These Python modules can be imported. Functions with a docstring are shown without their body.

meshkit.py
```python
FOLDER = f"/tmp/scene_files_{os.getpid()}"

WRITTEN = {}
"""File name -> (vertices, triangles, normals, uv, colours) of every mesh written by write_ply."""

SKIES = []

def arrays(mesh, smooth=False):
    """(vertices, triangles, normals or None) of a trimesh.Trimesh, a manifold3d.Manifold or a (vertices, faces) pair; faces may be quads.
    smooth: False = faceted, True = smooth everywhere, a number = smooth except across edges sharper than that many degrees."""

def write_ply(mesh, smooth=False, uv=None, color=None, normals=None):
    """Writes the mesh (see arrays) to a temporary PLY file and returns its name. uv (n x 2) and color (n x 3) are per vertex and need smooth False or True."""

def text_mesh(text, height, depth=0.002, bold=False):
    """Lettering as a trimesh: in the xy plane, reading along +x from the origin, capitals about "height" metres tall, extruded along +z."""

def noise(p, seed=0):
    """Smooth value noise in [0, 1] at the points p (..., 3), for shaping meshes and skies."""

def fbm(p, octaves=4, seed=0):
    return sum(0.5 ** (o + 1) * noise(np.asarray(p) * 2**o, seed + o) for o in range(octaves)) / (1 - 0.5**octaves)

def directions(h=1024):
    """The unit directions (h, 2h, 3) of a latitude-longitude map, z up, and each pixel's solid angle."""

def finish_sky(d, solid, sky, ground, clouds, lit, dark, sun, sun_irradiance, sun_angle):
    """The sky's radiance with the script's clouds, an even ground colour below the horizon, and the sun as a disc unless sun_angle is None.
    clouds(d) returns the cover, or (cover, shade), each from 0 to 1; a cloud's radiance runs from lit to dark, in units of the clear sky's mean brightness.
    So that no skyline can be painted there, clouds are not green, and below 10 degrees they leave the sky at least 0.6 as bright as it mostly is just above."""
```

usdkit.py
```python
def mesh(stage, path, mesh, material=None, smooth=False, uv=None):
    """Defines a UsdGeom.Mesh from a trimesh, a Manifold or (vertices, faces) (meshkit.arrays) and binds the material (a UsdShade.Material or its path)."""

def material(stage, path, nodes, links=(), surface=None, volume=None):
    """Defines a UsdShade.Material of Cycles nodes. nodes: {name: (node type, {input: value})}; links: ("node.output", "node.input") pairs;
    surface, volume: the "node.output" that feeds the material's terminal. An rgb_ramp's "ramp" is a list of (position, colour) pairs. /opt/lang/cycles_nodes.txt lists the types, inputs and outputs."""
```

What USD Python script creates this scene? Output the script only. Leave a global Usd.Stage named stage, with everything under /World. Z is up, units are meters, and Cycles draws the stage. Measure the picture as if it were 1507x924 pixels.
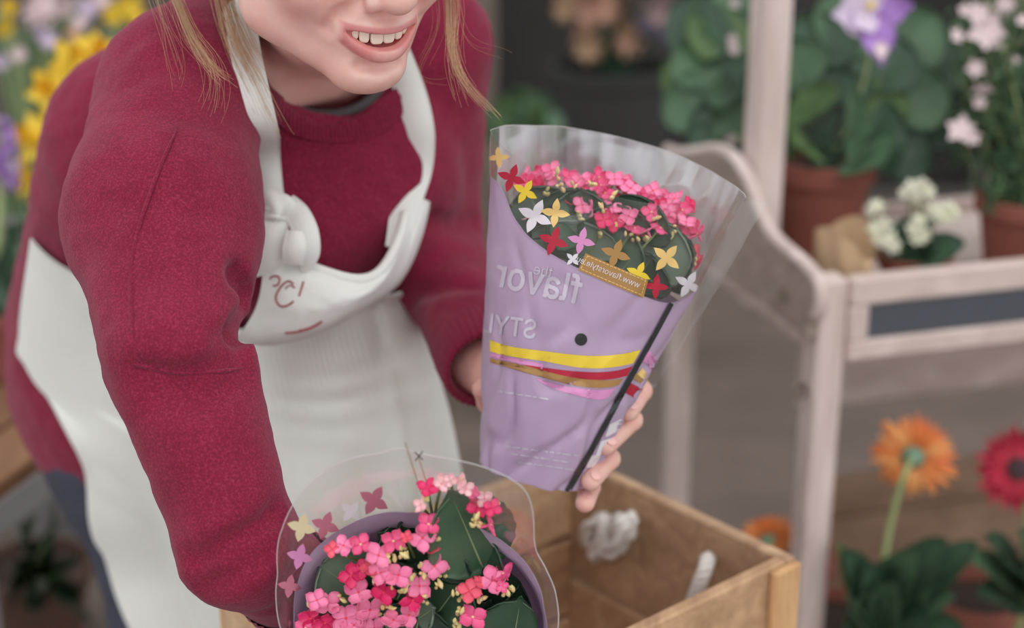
import math, random
import numpy as np, trimesh, shapely
from shapely.geometry import Polygon
from shapely.ops import substring
from scipy.interpolate import RectBivariateSpline, CubicSpline, LinearNDInterpolator
from scipy.ndimage import map_coordinates, gaussian_filter
from pxr import Usd, UsdGeom, UsdLux, UsdShade, Sdf, Gf, Vt
import usdkit, meshkit

stage = Usd.Stage.CreateInMemory()
UsdGeom.SetStageUpAxis(stage, 'Z')
UsdGeom.Xform.Define(stage, '/World')
UsdGeom.Scope.Define(stage, '/World/Looks')
RNG = np.random.default_rng(7)

# ------------------------------------------------------------------ camera, sky, sun, exposure
FPX, PITCH, CAMZ = 2400.0, math.radians(20), 1.40
CAM = np.array([0, 0, CAMZ])
FW = np.array([0, math.cos(PITCH), -math.sin(PITCH)])
UP = np.array([0, math.sin(PITCH), math.cos(PITCH)])
RT = np.array([1.0, 0, 0])
cam = UsdGeom.Camera.Define(stage, '/World/camera')
cam.CreateHorizontalApertureAttr(36.0)
cam.CreateVerticalApertureAttr(36.0 * 924 / 1507)
cam.CreateFocalLengthAttr(36.0 * FPX / 1507)
cam.CreateFStopAttr(3.1)
cam.CreateFocusDistanceAttr(1.09)
cam.CreateExposureAttr(-0.05)
cam.AddTranslateOp().Set(Gf.Vec3d(*CAM))
cam.AddRotateXOp().Set(90 - math.degrees(PITCH))

sky = UsdLux.DomeLight.Define(stage, '/World/sky')
sky.CreateIntensityAttr(0.42)
sky.CreateColorAttr(Gf.Vec3f(0.97, 0.98, 1.0))
sun = UsdLux.DistantLight.Define(stage, '/World/sun')     # sun behind thin cloud
sun.CreateAngleAttr(35.0)
sun.CreateIntensityAttr(0.55)
sun.CreateColorAttr(Gf.Vec3f(1.0, 0.96, 0.90))
sun.AddRotateZOp().Set(14.0)
sun.AddRotateXOp().Set(46.0)


def at(px, py, d):
    """The world point at depth d (metres along the view axis) that the photograph shows at pixel px, py."""
    return CAM + d * (FW + (px - 753.5) / FPX * RT + (462 - py) / FPX * UP)


def ats(*pts):
    return np.array([at(*p) for p in pts])


def pix(P):
    P = np.asarray(P) - CAM
    d = P @ FW
    return np.stack([753.5 + FPX * (P @ RT) / d, 462 - FPX * (P @ UP) / d], -1)


def unit(v):
    v = np.asarray(v, float)
    return v / (np.linalg.norm(v) + 1e-12)


def lin(c):
    c = np.asarray(c, float) / 255
    return tuple(np.where(c <= 0.04045, c / 12.92, ((c + 0.055) / 1.055) ** 2.4))


# ------------------------------------------------------------------ prims
USED = {}


def numbered(path):
    n = USED.get(path, 0)
    USED[path] = n + 1
    return path if n == 0 else f'{path}_{n:03d}'


ORIGIN = {}


def data(prim, label=None, cat=None, group=None, kind=None):
    for k, v in (('label', label), ('category', cat), ('group', group), ('kind', kind)):
        if v:
            prim.SetCustomDataByKey(k, v)


def thing(name, label, cat, loc=(0, 0, 0), group=None, kind=None):
    p = numbered('/World/' + name)
    x = UsdGeom.Xform.Define(stage, p)
    x.AddTranslateOp().Set(Gf.Vec3d(*map(float, loc)))
    data(x.GetPrim(), label, cat, group, kind)
    ORIGIN[p] = np.asarray(loc, float)
    return p


def tri(mesh):
    if isinstance(mesh, trimesh.Trimesh):
        return mesh
    v, f, _ = meshkit.arrays(mesh, False)
    return trimesh.Trimesh(v, f, process=False)


def cat(*ms):
    return trimesh.util.concatenate([tri(m) for m in ms])


CLAMP = [None]                                  # a wrapper whose inside the parts being built must keep to


def part(name, mesh, mat, parent='/World', label=None, smooth=30, kind=None, tint=None):
    p = numbered(parent + '/' + name)
    org = ORIGIN.get(parent, np.zeros(3))
    mesh = tri(mesh).copy()
    if CLAMP[0] is not None:
        mesh.vertices = CLAMP[0].keep_in(np.array(mesh.vertices))
    mesh.vertices = mesh.vertices - org
    m = usdkit.mesh(stage, p, mesh, mat, smooth=smooth if tint is None else True)
    if tint is not None:
        UsdGeom.PrimvarsAPI(m).CreatePrimvar('tint', Sdf.ValueTypeNames.Float3Array, 'vertex').Set(Vt.Vec3fArray.FromNumpy(np.asarray(tint, np.float32)))
    data(m.GetPrim(), label, None, None, kind)
    ORIGIN[p] = org
    return p


def curves(name, polys, widths, mat, parent, label=None, kind=None):
    p = numbered(parent + '/' + name)
    org = ORIGIN.get(parent, np.zeros(3))
    c = UsdGeom.BasisCurves.Define(stage, p)
    c.CreateTypeAttr('linear')
    c.CreateCurveVertexCountsAttr([len(q) for q in polys])
    c.CreatePointsAttr(Vt.Vec3fArray.FromNumpy((np.vstack(polys) - org).astype(np.float32)))
    c.CreateWidthsAttr(Vt.FloatArray.FromNumpy(np.concatenate(widths).astype(np.float32)))
    c.SetWidthsInterpolation('vertex')
    UsdShade.MaterialBindingAPI.Apply(c.GetPrim()).Bind(mat)
    data(c.GetPrim(), label, None, None, kind)
    return p


# ------------------------------------------------------------------ materials
MATS = {}


def mat(name, col, rough=0.6, var=0.0, vscale=20.0, bump=0.0, bscale=200.0, col2=None, stretch=None, tint=False, **kw):
    """A principled material: col (sRGB 0-255) mixed with col2 by noise, bumped by a finer noise."""
    if name in MATS:
        return MATS[name]
    c1 = lin(col)
    c2 = lin(col2) if col2 is not None else tuple(np.clip(np.array(c1) * (1 - var), 0, 1))
    nodes = {'tc': ('texture_coordinate', {}), 'p': ('principled_bsdf', {'roughness': rough, **kw})}
    links = []
    src = 'tc.object'
    if stretch is not None:
        nodes['map'] = ('mapping', {'scale': stretch})
        links.append(('tc.object', 'map.vector'))
        src = 'map.vector'
    if var or col2 is not None:
        nodes['n'] = ('noise_texture', {'scale': vscale, 'detail': 4.0, 'roughness': 0.6})
        nodes['r'] = ('rgb_ramp', {'ramp': [(0.3, c2), (0.68, c1)]})
        links += [(src, 'n.vector'), ('n.fac', 'r.fac')]
        out = 'r.color'
    else:
        nodes['c'] = ('color', {'value': c1})
        out = 'c.color'
    if tint:
        nodes['a'] = ('attribute', {'attribute': 'tint'})
        nodes['mx'] = ('mix_color', {'blend_type': 'multiply', 'fac': 1.0})
        links += [(out, 'mx.a'), ('a.color', 'mx.b')]
        out = 'mx.result'
    links.append((out, 'p.base_color'))
    if bump:
        nodes['bn'] = ('noise_texture', {'scale': bscale, 'detail': 3.0})
        nodes['b'] = ('bump', {'strength': bump, 'distance': 0.002})
        links += [(src, 'bn.vector'), ('bn.fac', 'b.height'), ('b.normal', 'p.normal')]
    MATS[name] = usdkit.material(stage, '/World/Looks/' + name, nodes, links, 'p.BSDF')
    return MATS[name]


def leaf_mat(name, col, col2, rough=0.42, trans=0.25, vscale=40.0):
    c1, c2 = lin(col), lin(col2)
    MATS[name] = usdkit.material(stage, '/World/Looks/' + name, {
        'tc': ('texture_coordinate', {}), 'n': ('noise_texture', {'scale': vscale, 'detail': 3.0}),
        'r': ('rgb_ramp', {'ramp': [(0.3, c2), (0.7, c1)]}),
        'p': ('principled_bsdf', {'roughness': rough}), 't': ('translucent_bsdf', {}), 'm': ('mix_closure', {'fac': trans})},
        [('tc.object', 'n.vector'), ('n.fac', 'r.fac'), ('r.color', 'p.base_color'), ('r.color', 't.color'), ('p.BSDF', 'm.closure1'), ('t.BSDF', 'm.closure2')], 'm.closure')
    return MATS[name]


def film_mat(name, haze=0.05, painted_glint=0.0, tint=(1, 1, 1), rough=0.08, gloss=0.03, hazecol=(0.8, 0.8, 0.8)):
    """Thin clear plastic film: mostly see-through, glossier at a grazing view, with a trace of milky scatter, striped where reflections are painted in."""
    MATS[name] = usdkit.material(stage, '/World/Looks/' + name, {
        'tr': ('transparent_bsdf', {'color': tint}), 'gl': ('glossy_bsdf', {'color': (1, 1, 1), 'roughness': rough}),
        'df': ('translucent_bsdf', {'color': hazecol}), 'dd': ('diffuse_bsdf', {'color': hazecol}),
        'lw': ('layer_weight', {}), 'pw': ('math', {'math_type': 'power', 'value2': 3.0}), 'ma': ('math', {'math_type': 'multiply_add', 'value2': 0.4, 'value3': gloss}),
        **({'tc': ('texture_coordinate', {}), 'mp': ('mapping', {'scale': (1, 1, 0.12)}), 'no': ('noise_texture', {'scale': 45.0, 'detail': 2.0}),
            'mr': ('map_range', {'from_min': 0.35, 'from_max': 0.65, 'to_min': haze * 0.3, 'to_max': haze + painted_glint, 'clamp': True})} if painted_glint else {}),
        'h': ('mix_closure', {'fac': 0.5}), 'a': ('mix_closure', {'fac': haze}), 'b': ('mix_closure', {})},
        [('df.BSDF', 'h.closure1'), ('dd.BSDF', 'h.closure2'), ('tr.BSDF', 'a.closure1'), ('h.closure', 'a.closure2'),
         ('lw.facing', 'pw.value1'), ('pw.value', 'ma.value1'),
         ('a.closure', 'b.closure1'), ('gl.BSDF', 'b.closure2'), ('ma.value', 'b.fac')] + ([('tc.object', 'mp.vector'), ('mp.vector', 'no.vector'), ('no.fac', 'mr.value'), ('mr.result', 'a.fac')] if painted_glint else []), 'b.closure')
    return MATS[name]


def wood_mat(name, col, col2, axis_stretch, rough=0.65, scale=9.0, knots=True):
    c1, c2 = lin(col), lin(col2)
    nodes = {'tc': ('texture_coordinate', {}), 'map': ('mapping', {'scale': axis_stretch}),
             'n': ('noise_texture', {'scale': scale, 'detail': 6.0, 'roughness': 0.65, 'distortion': 0.6}),
             'r': ('rgb_ramp', {'ramp': [(0.28, c2), (0.5, tuple((np.array(c1) + np.array(c2)) / 2)), (0.66, c1)]}),
             'n2': ('noise_texture', {'scale': scale * 7, 'detail': 4.0}),
             'b': ('bump', {'strength': 0.35, 'distance': 0.002}), 'p': ('principled_bsdf', {'roughness': rough, 'specular_ior_level': 0.3})}
    links = [('tc.object', 'map.vector'), ('map.vector', 'n.vector'), ('map.vector', 'n2.vector'), ('n.fac', 'r.fac'), ('n2.fac', 'b.height'), ('b.normal', 'p.normal'), ('r.color', 'p.base_color')]
    MATS[name] = usdkit.material(stage, '/World/Looks/' + name, nodes, links, 'p.BSDF')
    return MATS[name]


# ------------------------------------------------------------------ shape helpers
def frame(n, up=(0, 0, 1)):
    """Columns x, y, z with z along n and y as near to up as can be."""
    z = unit(n)
    x = np.cross(up, z)
    x = unit(x) if np.linalg.norm(x) > 1e-6 else np.array([1.0, 0, 0])
    return np.stack([x, np.cross(z, x), z], 1)


def put(mesh, R, o):
    m = tri(mesh).copy()
    m.vertices = m.vertices @ np.asarray(R).T + np.asarray(o)
    return m


def spl(pts, n=24):
    pts = np.asarray(pts, float)
    if len(pts) < 3:
        t = np.linspace(0, 1, n)[:, None]
        return pts[0] * (1 - t) + pts[1] * t
    s = np.r_[0, np.cumsum(np.linalg.norm(np.diff(pts, axis=0), axis=1))]
    return CubicSpline(s, pts)(np.linspace(0, s[-1], n))


def tube(path, r, sides=8, capped=True):
    p = np.asarray(path, float)
    r = np.broadcast_to(np.asarray(r, float), (len(p),))
    t = np.gradient(p, axis=0)
    t /= np.linalg.norm(t, axis=1, keepdims=True) + 1e-12
    a = np.cross(t[0], [0, 0, 1.0] if abs(t[0][2]) < 0.9 else [1.0, 0, 0])
    A = []
    for k in range(len(p)):
        a = unit(a - t[k] * (a @ t[k]))
        A.append(a)
    A = np.array(A)
    B = np.cross(t, A)
    ang = np.arange(sides) * 2 * np.pi / sides
    v = (p[:, None] + r[:, None, None] * (np.cos(ang)[None, :, None] * A[:, None] + np.sin(ang)[None, :, None] * B[:, None])).reshape(-1, 3)
    i, j = np.meshgrid(np.arange(len(p) - 1), np.arange(sides), indexing='ij')
    q = np.stack([i * sides + j, i * sides + (j + 1) % sides, (i + 1) * sides + (j + 1) % sides, (i + 1) * sides + j], -1).reshape(-1, 4)
    f = np.vstack([q[:, [0, 1, 2]], q[:, [0, 2, 3]]])
    if capped:
        v = np.vstack([v, p[0], p[-1]])
        n, k = len(v) - 2, np.arange(sides)
        e = (len(p) - 1) * sides
        f = np.vstack([f, np.stack([np.full(sides, n), (k + 1) % sides, k], 1), np.stack([np.full(sides, n + 1), e + k, e + (k + 1) % sides], 1)])
    return trimesh.Trimesh(v, f, process=False)


def gridfaces(m, n, closed_v=False):
    i, j = np.meshgrid(np.arange(m - 1), np.arange(n if closed_v else n - 1), indexing='ij')
    j2 = (j + 1) % n
    q = np.stack([i * n + j, (i + 1) * n + j, (i + 1) * n + j2, i * n + j2], -1).reshape(-1, 4)
    return np.vstack([q[:, [0, 1, 2]], q[:, [0, 2, 3]]])


def sheet(P, thick=0.0012, closed_v=False):
    """A grid of points as a closed thin shell."""
    m, n = P.shape[:2]
    du, dv = np.gradient(P, axis=0), np.gradient(P, axis=1)
    if closed_v:
        dv = (np.roll(P, -1, 1) - np.roll(P, 1, 1)) / 2
    N = np.cross(du, dv)
    N /= np.linalg.norm(N, axis=-1, keepdims=True) + 1e-12
    a, b = (P + N * thick / 2).reshape(-1, 3), (P - N * thick / 2).reshape(-1, 3)
    f = gridfaces(m, n, closed_v)
    k = m * n
    rim = []
    if closed_v:
        for row in (0, m - 1):
            rim += [(row * n + j, row * n + (j + 1) % n) for j in range(n)]
    else:
        idx = [i * n for i in range(m)] + [(m - 1) * n + j for j in range(1, n)] + [i * n + n - 1 for i in range(m - 2, -1, -1)] + list(range(n - 2, 0, -1))
        rim = list(zip(idx, idx[1:] + idx[:1]))
    rf = np.array([x for p, q in rim for x in ((p, q, q + k), (p, q + k, p + k))])
    t = trimesh.Trimesh(np.vstack([a, b]), np.vstack([f, f[:, ::-1] + k, rf]), process=False)
    if t.volume < 0:
        t.invert()
    return t


def bigrid(ctrl, U, V):
    """Smooth surface through a grid of control points."""
    c = np.asarray(ctrl, float)
    m, n = c.shape[:2]
    u, v = np.linspace(0, 1, m), np.linspace(0, 1, n)
    return np.stack([RectBivariateSpline(u, v, c[..., k], kx=min(3, m - 1), ky=min(3, n - 1))(np.linspace(0, 1, U), np.linspace(0, 1, V)) for k in range(3)], -1)


def box(size, centre=(0, 0, 0), bevel=0.0015):
    """A chamfered box."""
    s = np.asarray(size, float) / 2
    b = min(bevel, s.min() * 0.45)
    pts = []
    for sx in (-1, 1):
        for sy in (-1, 1):
            for sz in (-1, 1):
                S = np.array([sx, sy, sz])
                for k in range(3):
                    q = S * s
                    o = [i for i in range(3) if i != k]
                    q[o[0]] -= S[o[0]] * b
                    q[o[1]] -= S[o[1]] * b
                    pts.append(q)
    h = trimesh.convex.convex_hull(np.array(pts))
    h.apply_translation(centre)
    return h


def lathe(profile, n=28):
    m = trimesh.creation.revolve(np.asarray(profile, float), sections=n)
    if m.volume < 0:
        m.invert()
    return m


def blob(p, r, sub=2):
    m = trimesh.creation.icosphere(sub, 1.0)
    m.vertices = m.vertices * np.asarray(r) + np.asarray(p)
    return m


# ------------------------------------------------------------------ signed distance modelling
class Vol:
    def __init__(s, lo, hi, res):
        s.lo, s.res = np.asarray(lo, float), res
        s.n = np.ceil((np.asarray(hi) - s.lo) / res).astype(int) + 1
        s.f = np.full(s.n, 0.2, np.float32)
        s.ax = [s.lo[k] + np.arange(s.n[k]) * res for k in range(3)]

    def region(s, lo, hi):
        a = np.clip(np.floor((np.asarray(lo) - s.lo) / s.res).astype(int), 0, s.n)
        b = np.clip(np.ceil((np.asarray(hi) - s.lo) / s.res).astype(int) + 1, 0, s.n)
        sl = tuple(slice(x, y) for x, y in zip(a, b))
        g = np.meshgrid(*[s.ax[k][sl[k]] for k in range(3)], indexing='ij')
        return sl, np.stack(g, -1).astype(np.float32)

    def mix(s, fn, lo, hi, k, cut=False):
        pad = k + 4 * s.res
        sl, P = s.region(np.asarray(lo) - pad, np.asarray(hi) + pad)
        if P.size == 0:
            return
        d, f = fn(P), s.f[sl]
        if cut:
            d = -d
            h = np.clip(0.5 - 0.5 * (f - d) / k, 0, 1)
            s.f[sl] = f * (1 - h) + d * h + k * h * (1 - h)
        else:
            h = np.clip(0.5 + 0.5 * (f - d) / k, 0, 1)
            s.f[sl] = f * (1 - h) + d * h - k * h * (1 - h)

    def cone(s, a, b, ra, rb, k=0.01, cut=False, squash=None):
        a, b = np.asarray(a, np.float32), np.asarray(b, np.float32)
        ba = b - a

        def fn(P):
            pa = P - a
            if squash is not None:
                n, sc = np.asarray(squash[0], np.float32), squash[1]
                pa = pa + (1 / sc - 1) * (pa @ n)[..., None] * n
            t = np.clip(pa @ ba / (ba @ ba + 1e-12), 0, 1)
            return np.linalg.norm(pa - t[..., None] * ba, axis=-1) - (ra + (rb - ra) * t)
        r = max(ra, rb)
        s.mix(fn, np.minimum(a, b) - r, np.maximum(a, b) + r, k, cut)

    def chain(s, pts, rs, k=0.006, cut=False):
        for i in range(len(pts) - 1):
            s.cone(pts[i], pts[i + 1], rs[i], rs[i + 1], k, cut)

    def ell(s, c, r, k=0.01, R=np.eye(3), cut=False):
        c, r, R = np.asarray(c, np.float32), np.asarray(r, np.float32), np.asarray(R, np.float32)

        def fn(P):
            q = (P - c) @ R
            k0 = np.linalg.norm(q / r, axis=-1)
            k1 = np.linalg.norm(q / (r * r), axis=-1)
            return k0 * (k0 - 1) / np.maximum(k1, 1e-6)
        m = r.max()
        s.mix(fn, c - m, c + m, k, cut)

    def plane(s, p, n, k=0.002):
        """Keeps what lies behind the plane (n points to what is cut away)."""
        g = np.stack(np.meshgrid(*s.ax, indexing='ij'), -1).astype(np.float32)
        d = (g - np.asarray(p, np.float32)) @ np.asarray(unit(n), np.float32)
        s.f = np.maximum(s.f, d)

    def sample(s, P):
        return map_coordinates(s.f, ((np.asarray(P) - s.lo) / s.res).T, order=1, mode='nearest')

    def hit(s, px, py, d0=0.9, d1=2.1):
        """Depth at which the sight line through the pixel meets the surface."""
        d = np.linspace(d0, d1, 900)
        f = s.sample(at(px, py, 0)[None] + d[:, None] * (at(px, py, 1) - at(px, py, 0))[None])
        w = np.nonzero(f < 0)[0]
        return d[w[0]] if len(w) else None

    def mesh(s):
        f = s.f
        neg = f < 0
        c = np.zeros(tuple(np.array(f.shape) - 1), np.int8)
        for a in (0, 1):
            for b in (0, 1):
                for e in (0, 1):
                    c += neg[a:f.shape[0] - 1 + a, b:f.shape[1] - 1 + b, e:f.shape[2] - 1 + e]
        I = np.argwhere((c > 0) & (c < 8))
        cid = np.full(c.shape, -1, np.int64)
        cid[tuple(I.T)] = np.arange(len(I))
        cor = np.array([[a, b, e] for a in (0, 1) for b in (0, 1) for e in (0, 1)])
        val = np.stack([f[tuple((I + o).T)] for o in cor], 1)
        acc, cnt = np.zeros((len(I), 3)), np.zeros(len(I))
        for p in range(8):
            for q in range(p + 1, 8):
                if np.abs(cor[p] - cor[q]).sum() != 1:
                    continue
                x = (val[:, p] < 0) != (val[:, q] < 0)
                t = np.where(x, val[:, p] / np.where(x, val[:, p] - val[:, q], 1), 0)[:, None]
                acc += np.where(x[:, None], cor[p] + t * (cor[q] - cor[p]), 0)
                cnt += x
        V = s.lo + (I + acc / cnt[:, None]) * s.res
        F = []
        for ax in range(3):
            o1, o2 = [(1, 2), (2, 0), (0, 1)][ax]
            sl0, sl1 = [slice(None)] * 3, [slice(None)] * 3
            sl0[ax], sl1[ax] = slice(0, -1), slice(1, None)
            E = np.argwhere(neg[tuple(sl0)] != neg[tuple(sl1)])
            E = E[(E[:, o1] > 0) & (E[:, o2] > 0) & (E[:, o1] < f.shape[o1] - 1) & (E[:, o2] < f.shape[o2] - 1)]
            e1, e2 = np.eye(3, dtype=int)[o1], np.eye(3, dtype=int)[o2]
            q = np.stack([cid[tuple((E - e1 - e2).T)], cid[tuple((E - e2).T)], cid[tuple(E.T)], cid[tuple((E - e1).T)]], 1)
            flip = ~neg[tuple(E.T)]
            q[flip] = q[flip][:, ::-1]
            F.append(q)
        q = np.vstack(F)
        m = trimesh.Trimesh(V, np.vstack([q[:, [0, 1, 2]], q[:, [0, 2, 3]]]), process=False)
        return m


def rot(axis, deg):
    a = math.radians(deg)
    c, s = math.cos(a), math.sin(a)
    return np.array({'x': [[1, 0, 0], [0, c, -s], [0, s, c]], 'y': [[c, 0, s], [0, 1, 0], [-s, 0, c]], 'z': [[c, -s, 0], [s, c, 0], [0, 0, 1]]}[axis])

# ================================================================== the setting: pavement and the shop front
def quadbox(P, t, n):
    """A slab: four corners extruded by t along n."""
    P = np.asarray(P, float)
    return trimesh.convex.convex_hull(np.vstack([P, P + np.asarray(n) * t]))


def struct(name, mesh, m, parent='/World', label=None, smooth=30):
    p = part(name, mesh, m, parent, label, smooth)
    if parent == '/World':
        stage.GetPrimAtPath(p).SetCustomDataByKey('kind', 'structure')
    return p


M_pave = mat('pavement', (118, 103, 94), 0.9, col2=(100, 88, 80), vscale=3, bump=0.3, bscale=120)
M_wallstone = mat('shop_wall', (96, 88, 82), 0.9, col2=(78, 72, 68), vscale=4, bump=0.3, bscale=60)
M_frame = mat('brown_painted_frame', (112, 100, 90), 0.7, var=0.15, vscale=12)
M_dark = mat('dark_interior', (58, 56, 55), 0.9, var=0.2, vscale=6)
fl_ = struct('floor', box((14, 12, 0.2), (0, 3.2, -0.1), 0.001), M_pave, label='brown-grey stone pavement in front of the flower shop')
WY = 4.6
wl = struct('wall_back', cat(box((5.0, 0.2, 3.2), (-2.62, WY + 0.1, 1.6)), box((5.0, 0.2, 3.2), (4.02, WY + 0.1, 1.6)), box((1.7, 0.2, 0.8), (0.7, WY + 0.1, 2.8))), M_wallstone, label='dark plastered shop front wall behind the flower displays')
sd = thing('door_1', 'dark shop doorway framed by brown posts behind the plants', 'doorway', (0.75, WY, 0), kind='structure')
part('frame_post', box((0.10, 0.14, 2.4), (-0.10, WY - 0.05, 1.2), 0.006), M_frame, sd)
part('frame_post', box((0.10, 0.14, 2.4), (1.50, WY - 0.05, 1.2), 0.006), M_frame, sd)
part('frame_head', box((1.7, 0.14, 0.12), (0.70, WY - 0.05, 2.36), 0.006), M_frame, sd)
part('interior_dark_panel', box((1.5, 0.04, 2.3), (0.70, WY + 0.35, 1.15), 0.004), M_dark, sd)  # dark panel painted in place of the unlit shop interior
part('threshold', box((1.5, 0.3, 0.05), (0.70, WY + 0.1, 0.025), 0.004), M_wallstone, sd)
# ================================================================== the white-washed flower cart
EX = unit([0.959, 0.284, 0])
EY = np.array([-EX[1], EX[0], 0])
F0 = np.array([0.3305, 1.6480, 0])
CR = np.stack([EX, EY, [0, 0, 1.0]], 1)
K = lambda u, v, z: F0 + EX * u + EY * v + np.array([0, 0, z])


def kbox(u0, u1, v0, v1, z0, z1, b=0.003):
    return put(box((u1 - u0, v1 - v0, z1 - z0), (0, 0, 0), b), CR, K((u0 + u1) / 2, (v0 + v1) / 2, (z0 + z1) / 2))


M_white = wood_mat('whitewashed_wood', (222, 206, 200), (184, 166, 158), (6, 6, 0.8), 0.75, 6)
M_whiteh = wood_mat('whitewashed_wood_rail', (216, 199, 192), (186, 167, 158), (0.9, 6, 6), 0.75, 6)
M_warm = wood_mat('warm_brown_wood', (150, 124, 104), (122, 98, 82), (0.8, 6, 6), 0.75, 5)
M_grey = wood_mat('weathered_grey_wood', (168, 152, 140), (138, 124, 114), (0.9, 6, 6), 0.8, 6)
M_board = mat('chalkboard', (74, 78, 86), 0.75, var=0.12, vscale=14)
M_hook = mat('dull_metal_hook', (128, 112, 98), 0.45, metallic=0.6)
CW, CD = 0.92, 0.43
ct = thing('flower_cart', 'white-washed wooden flower cart with curved side panel and chalkboard strip', 'flower cart', F0)
for u in (0.0, CW - 0.035):
    part('front_leg', kbox(u, u + 0.034, 0.0, 0.034, 0, 0.836), M_white, ct)
    part('rear_leg', kbox(u, u + 0.030, CD - 0.032, CD, 0, 0.836), M_white, ct)
    part('upright_post', kbox(u + 0.004, u + 0.040, 0.185, 0.225, 0.74, 1.75), M_white, ct)
# curved side panels
prof = [(0.0, 0.800), (-0.012, 0.806), (-0.016, 0.822), (-0.010, 0.838), (0.010, 0.846), (0.04, 0.850), (0.08, 0.853), (0.115, 0.860), (0.145, 0.876), (0.175, 0.900), (0.21, 0.916), (0.26, 0.918), (0.32, 0.902), (0.38, 0.885), (CD, 0.878)]
for u in (-0.014, CW - 0.034 + 0.034):
    top_ = spl([(a, b) for a, b in prof], 60)
    poly = Polygon(np.vstack([top_, [(CD, 0.775), (0.0, 0.775)]])).buffer(0)
    e = trimesh.creation.extrude_polygon(poly, 0.014, engine='earcut')
    R = np.stack([EY, [0, 0, 1.0], EX], 1)
    part('side_panel', put(e, R, K(u, 0, 0)), M_grey, ct, 'side panel with an S-curved top edge')
    part('panel_edge', tube(np.array([K(u + 0.007, a, b) for a, b in top_]), 0.0078, 8), M_white, ct, smooth=True)
part('top_rail', kbox(0.034, CW - 0.035, -0.006, 0.012, 0.806, 0.838), M_whiteh, ct)
part('bottom_rail', kbox(0.034, CW - 0.035, -0.006, 0.012, 0.742, 0.766), M_whiteh, ct)
part('stile', kbox(0.034, 0.058, -0.006, 0.012, 0.766, 0.806), M_white, ct)
part('stile', kbox(CW - 0.06, CW - 0.035, -0.006, 0.012, 0.766, 0.806), M_white, ct)
part('chalkboard', kbox(0.058, CW - 0.06, -0.002, 0.008, 0.766, 0.806, 0.001), M_board, ct, 'slate-grey chalkboard strip')
for k in range(4):
    v0 = 0.014 + k * 0.100
    part('shelf_board', kbox(0.001, CW - 0.001, v0, v0 + 0.097, 0.748, 0.762), M_whiteh, ct)
part('back_board', kbox(0.20, CW - 0.03, CD - 0.012, CD, 0.49, 0.66), M_whiteh, ct)
part('back_board', kbox(0.20, CW - 0.03, CD - 0.012, CD, 0.664, 0.78), M_whiteh, ct)
for k in range(4):
    v0 = 0.036 + k * 0.094
    part('lower_shelf_board', kbox(0.001, CW - 0.001, v0, v0 + 0.091, 0.215, 0.232), M_warm, ct)
part('lower_back_board', kbox(0.20, CW - 0.03, CD - 0.05, CD - 0.034, 0.236, 0.33), M_warm, ct)
part('lower_back_board', kbox(0.20, CW - 0.03, CD - 0.05, CD - 0.034, 0.334, 0.395), M_warm, ct)
part('lower_rail', kbox(0.034, CW - 0.035, 0.006, 0.024, 0.19, 0.245), M_white, ct)
for u in (0.0, CW - 0.03):
    part('side_rail', kbox(u + 0.004, u + 0.024, 0.034, CD - 0.032, 0.19, 0.235), M_white, ct)
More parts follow.
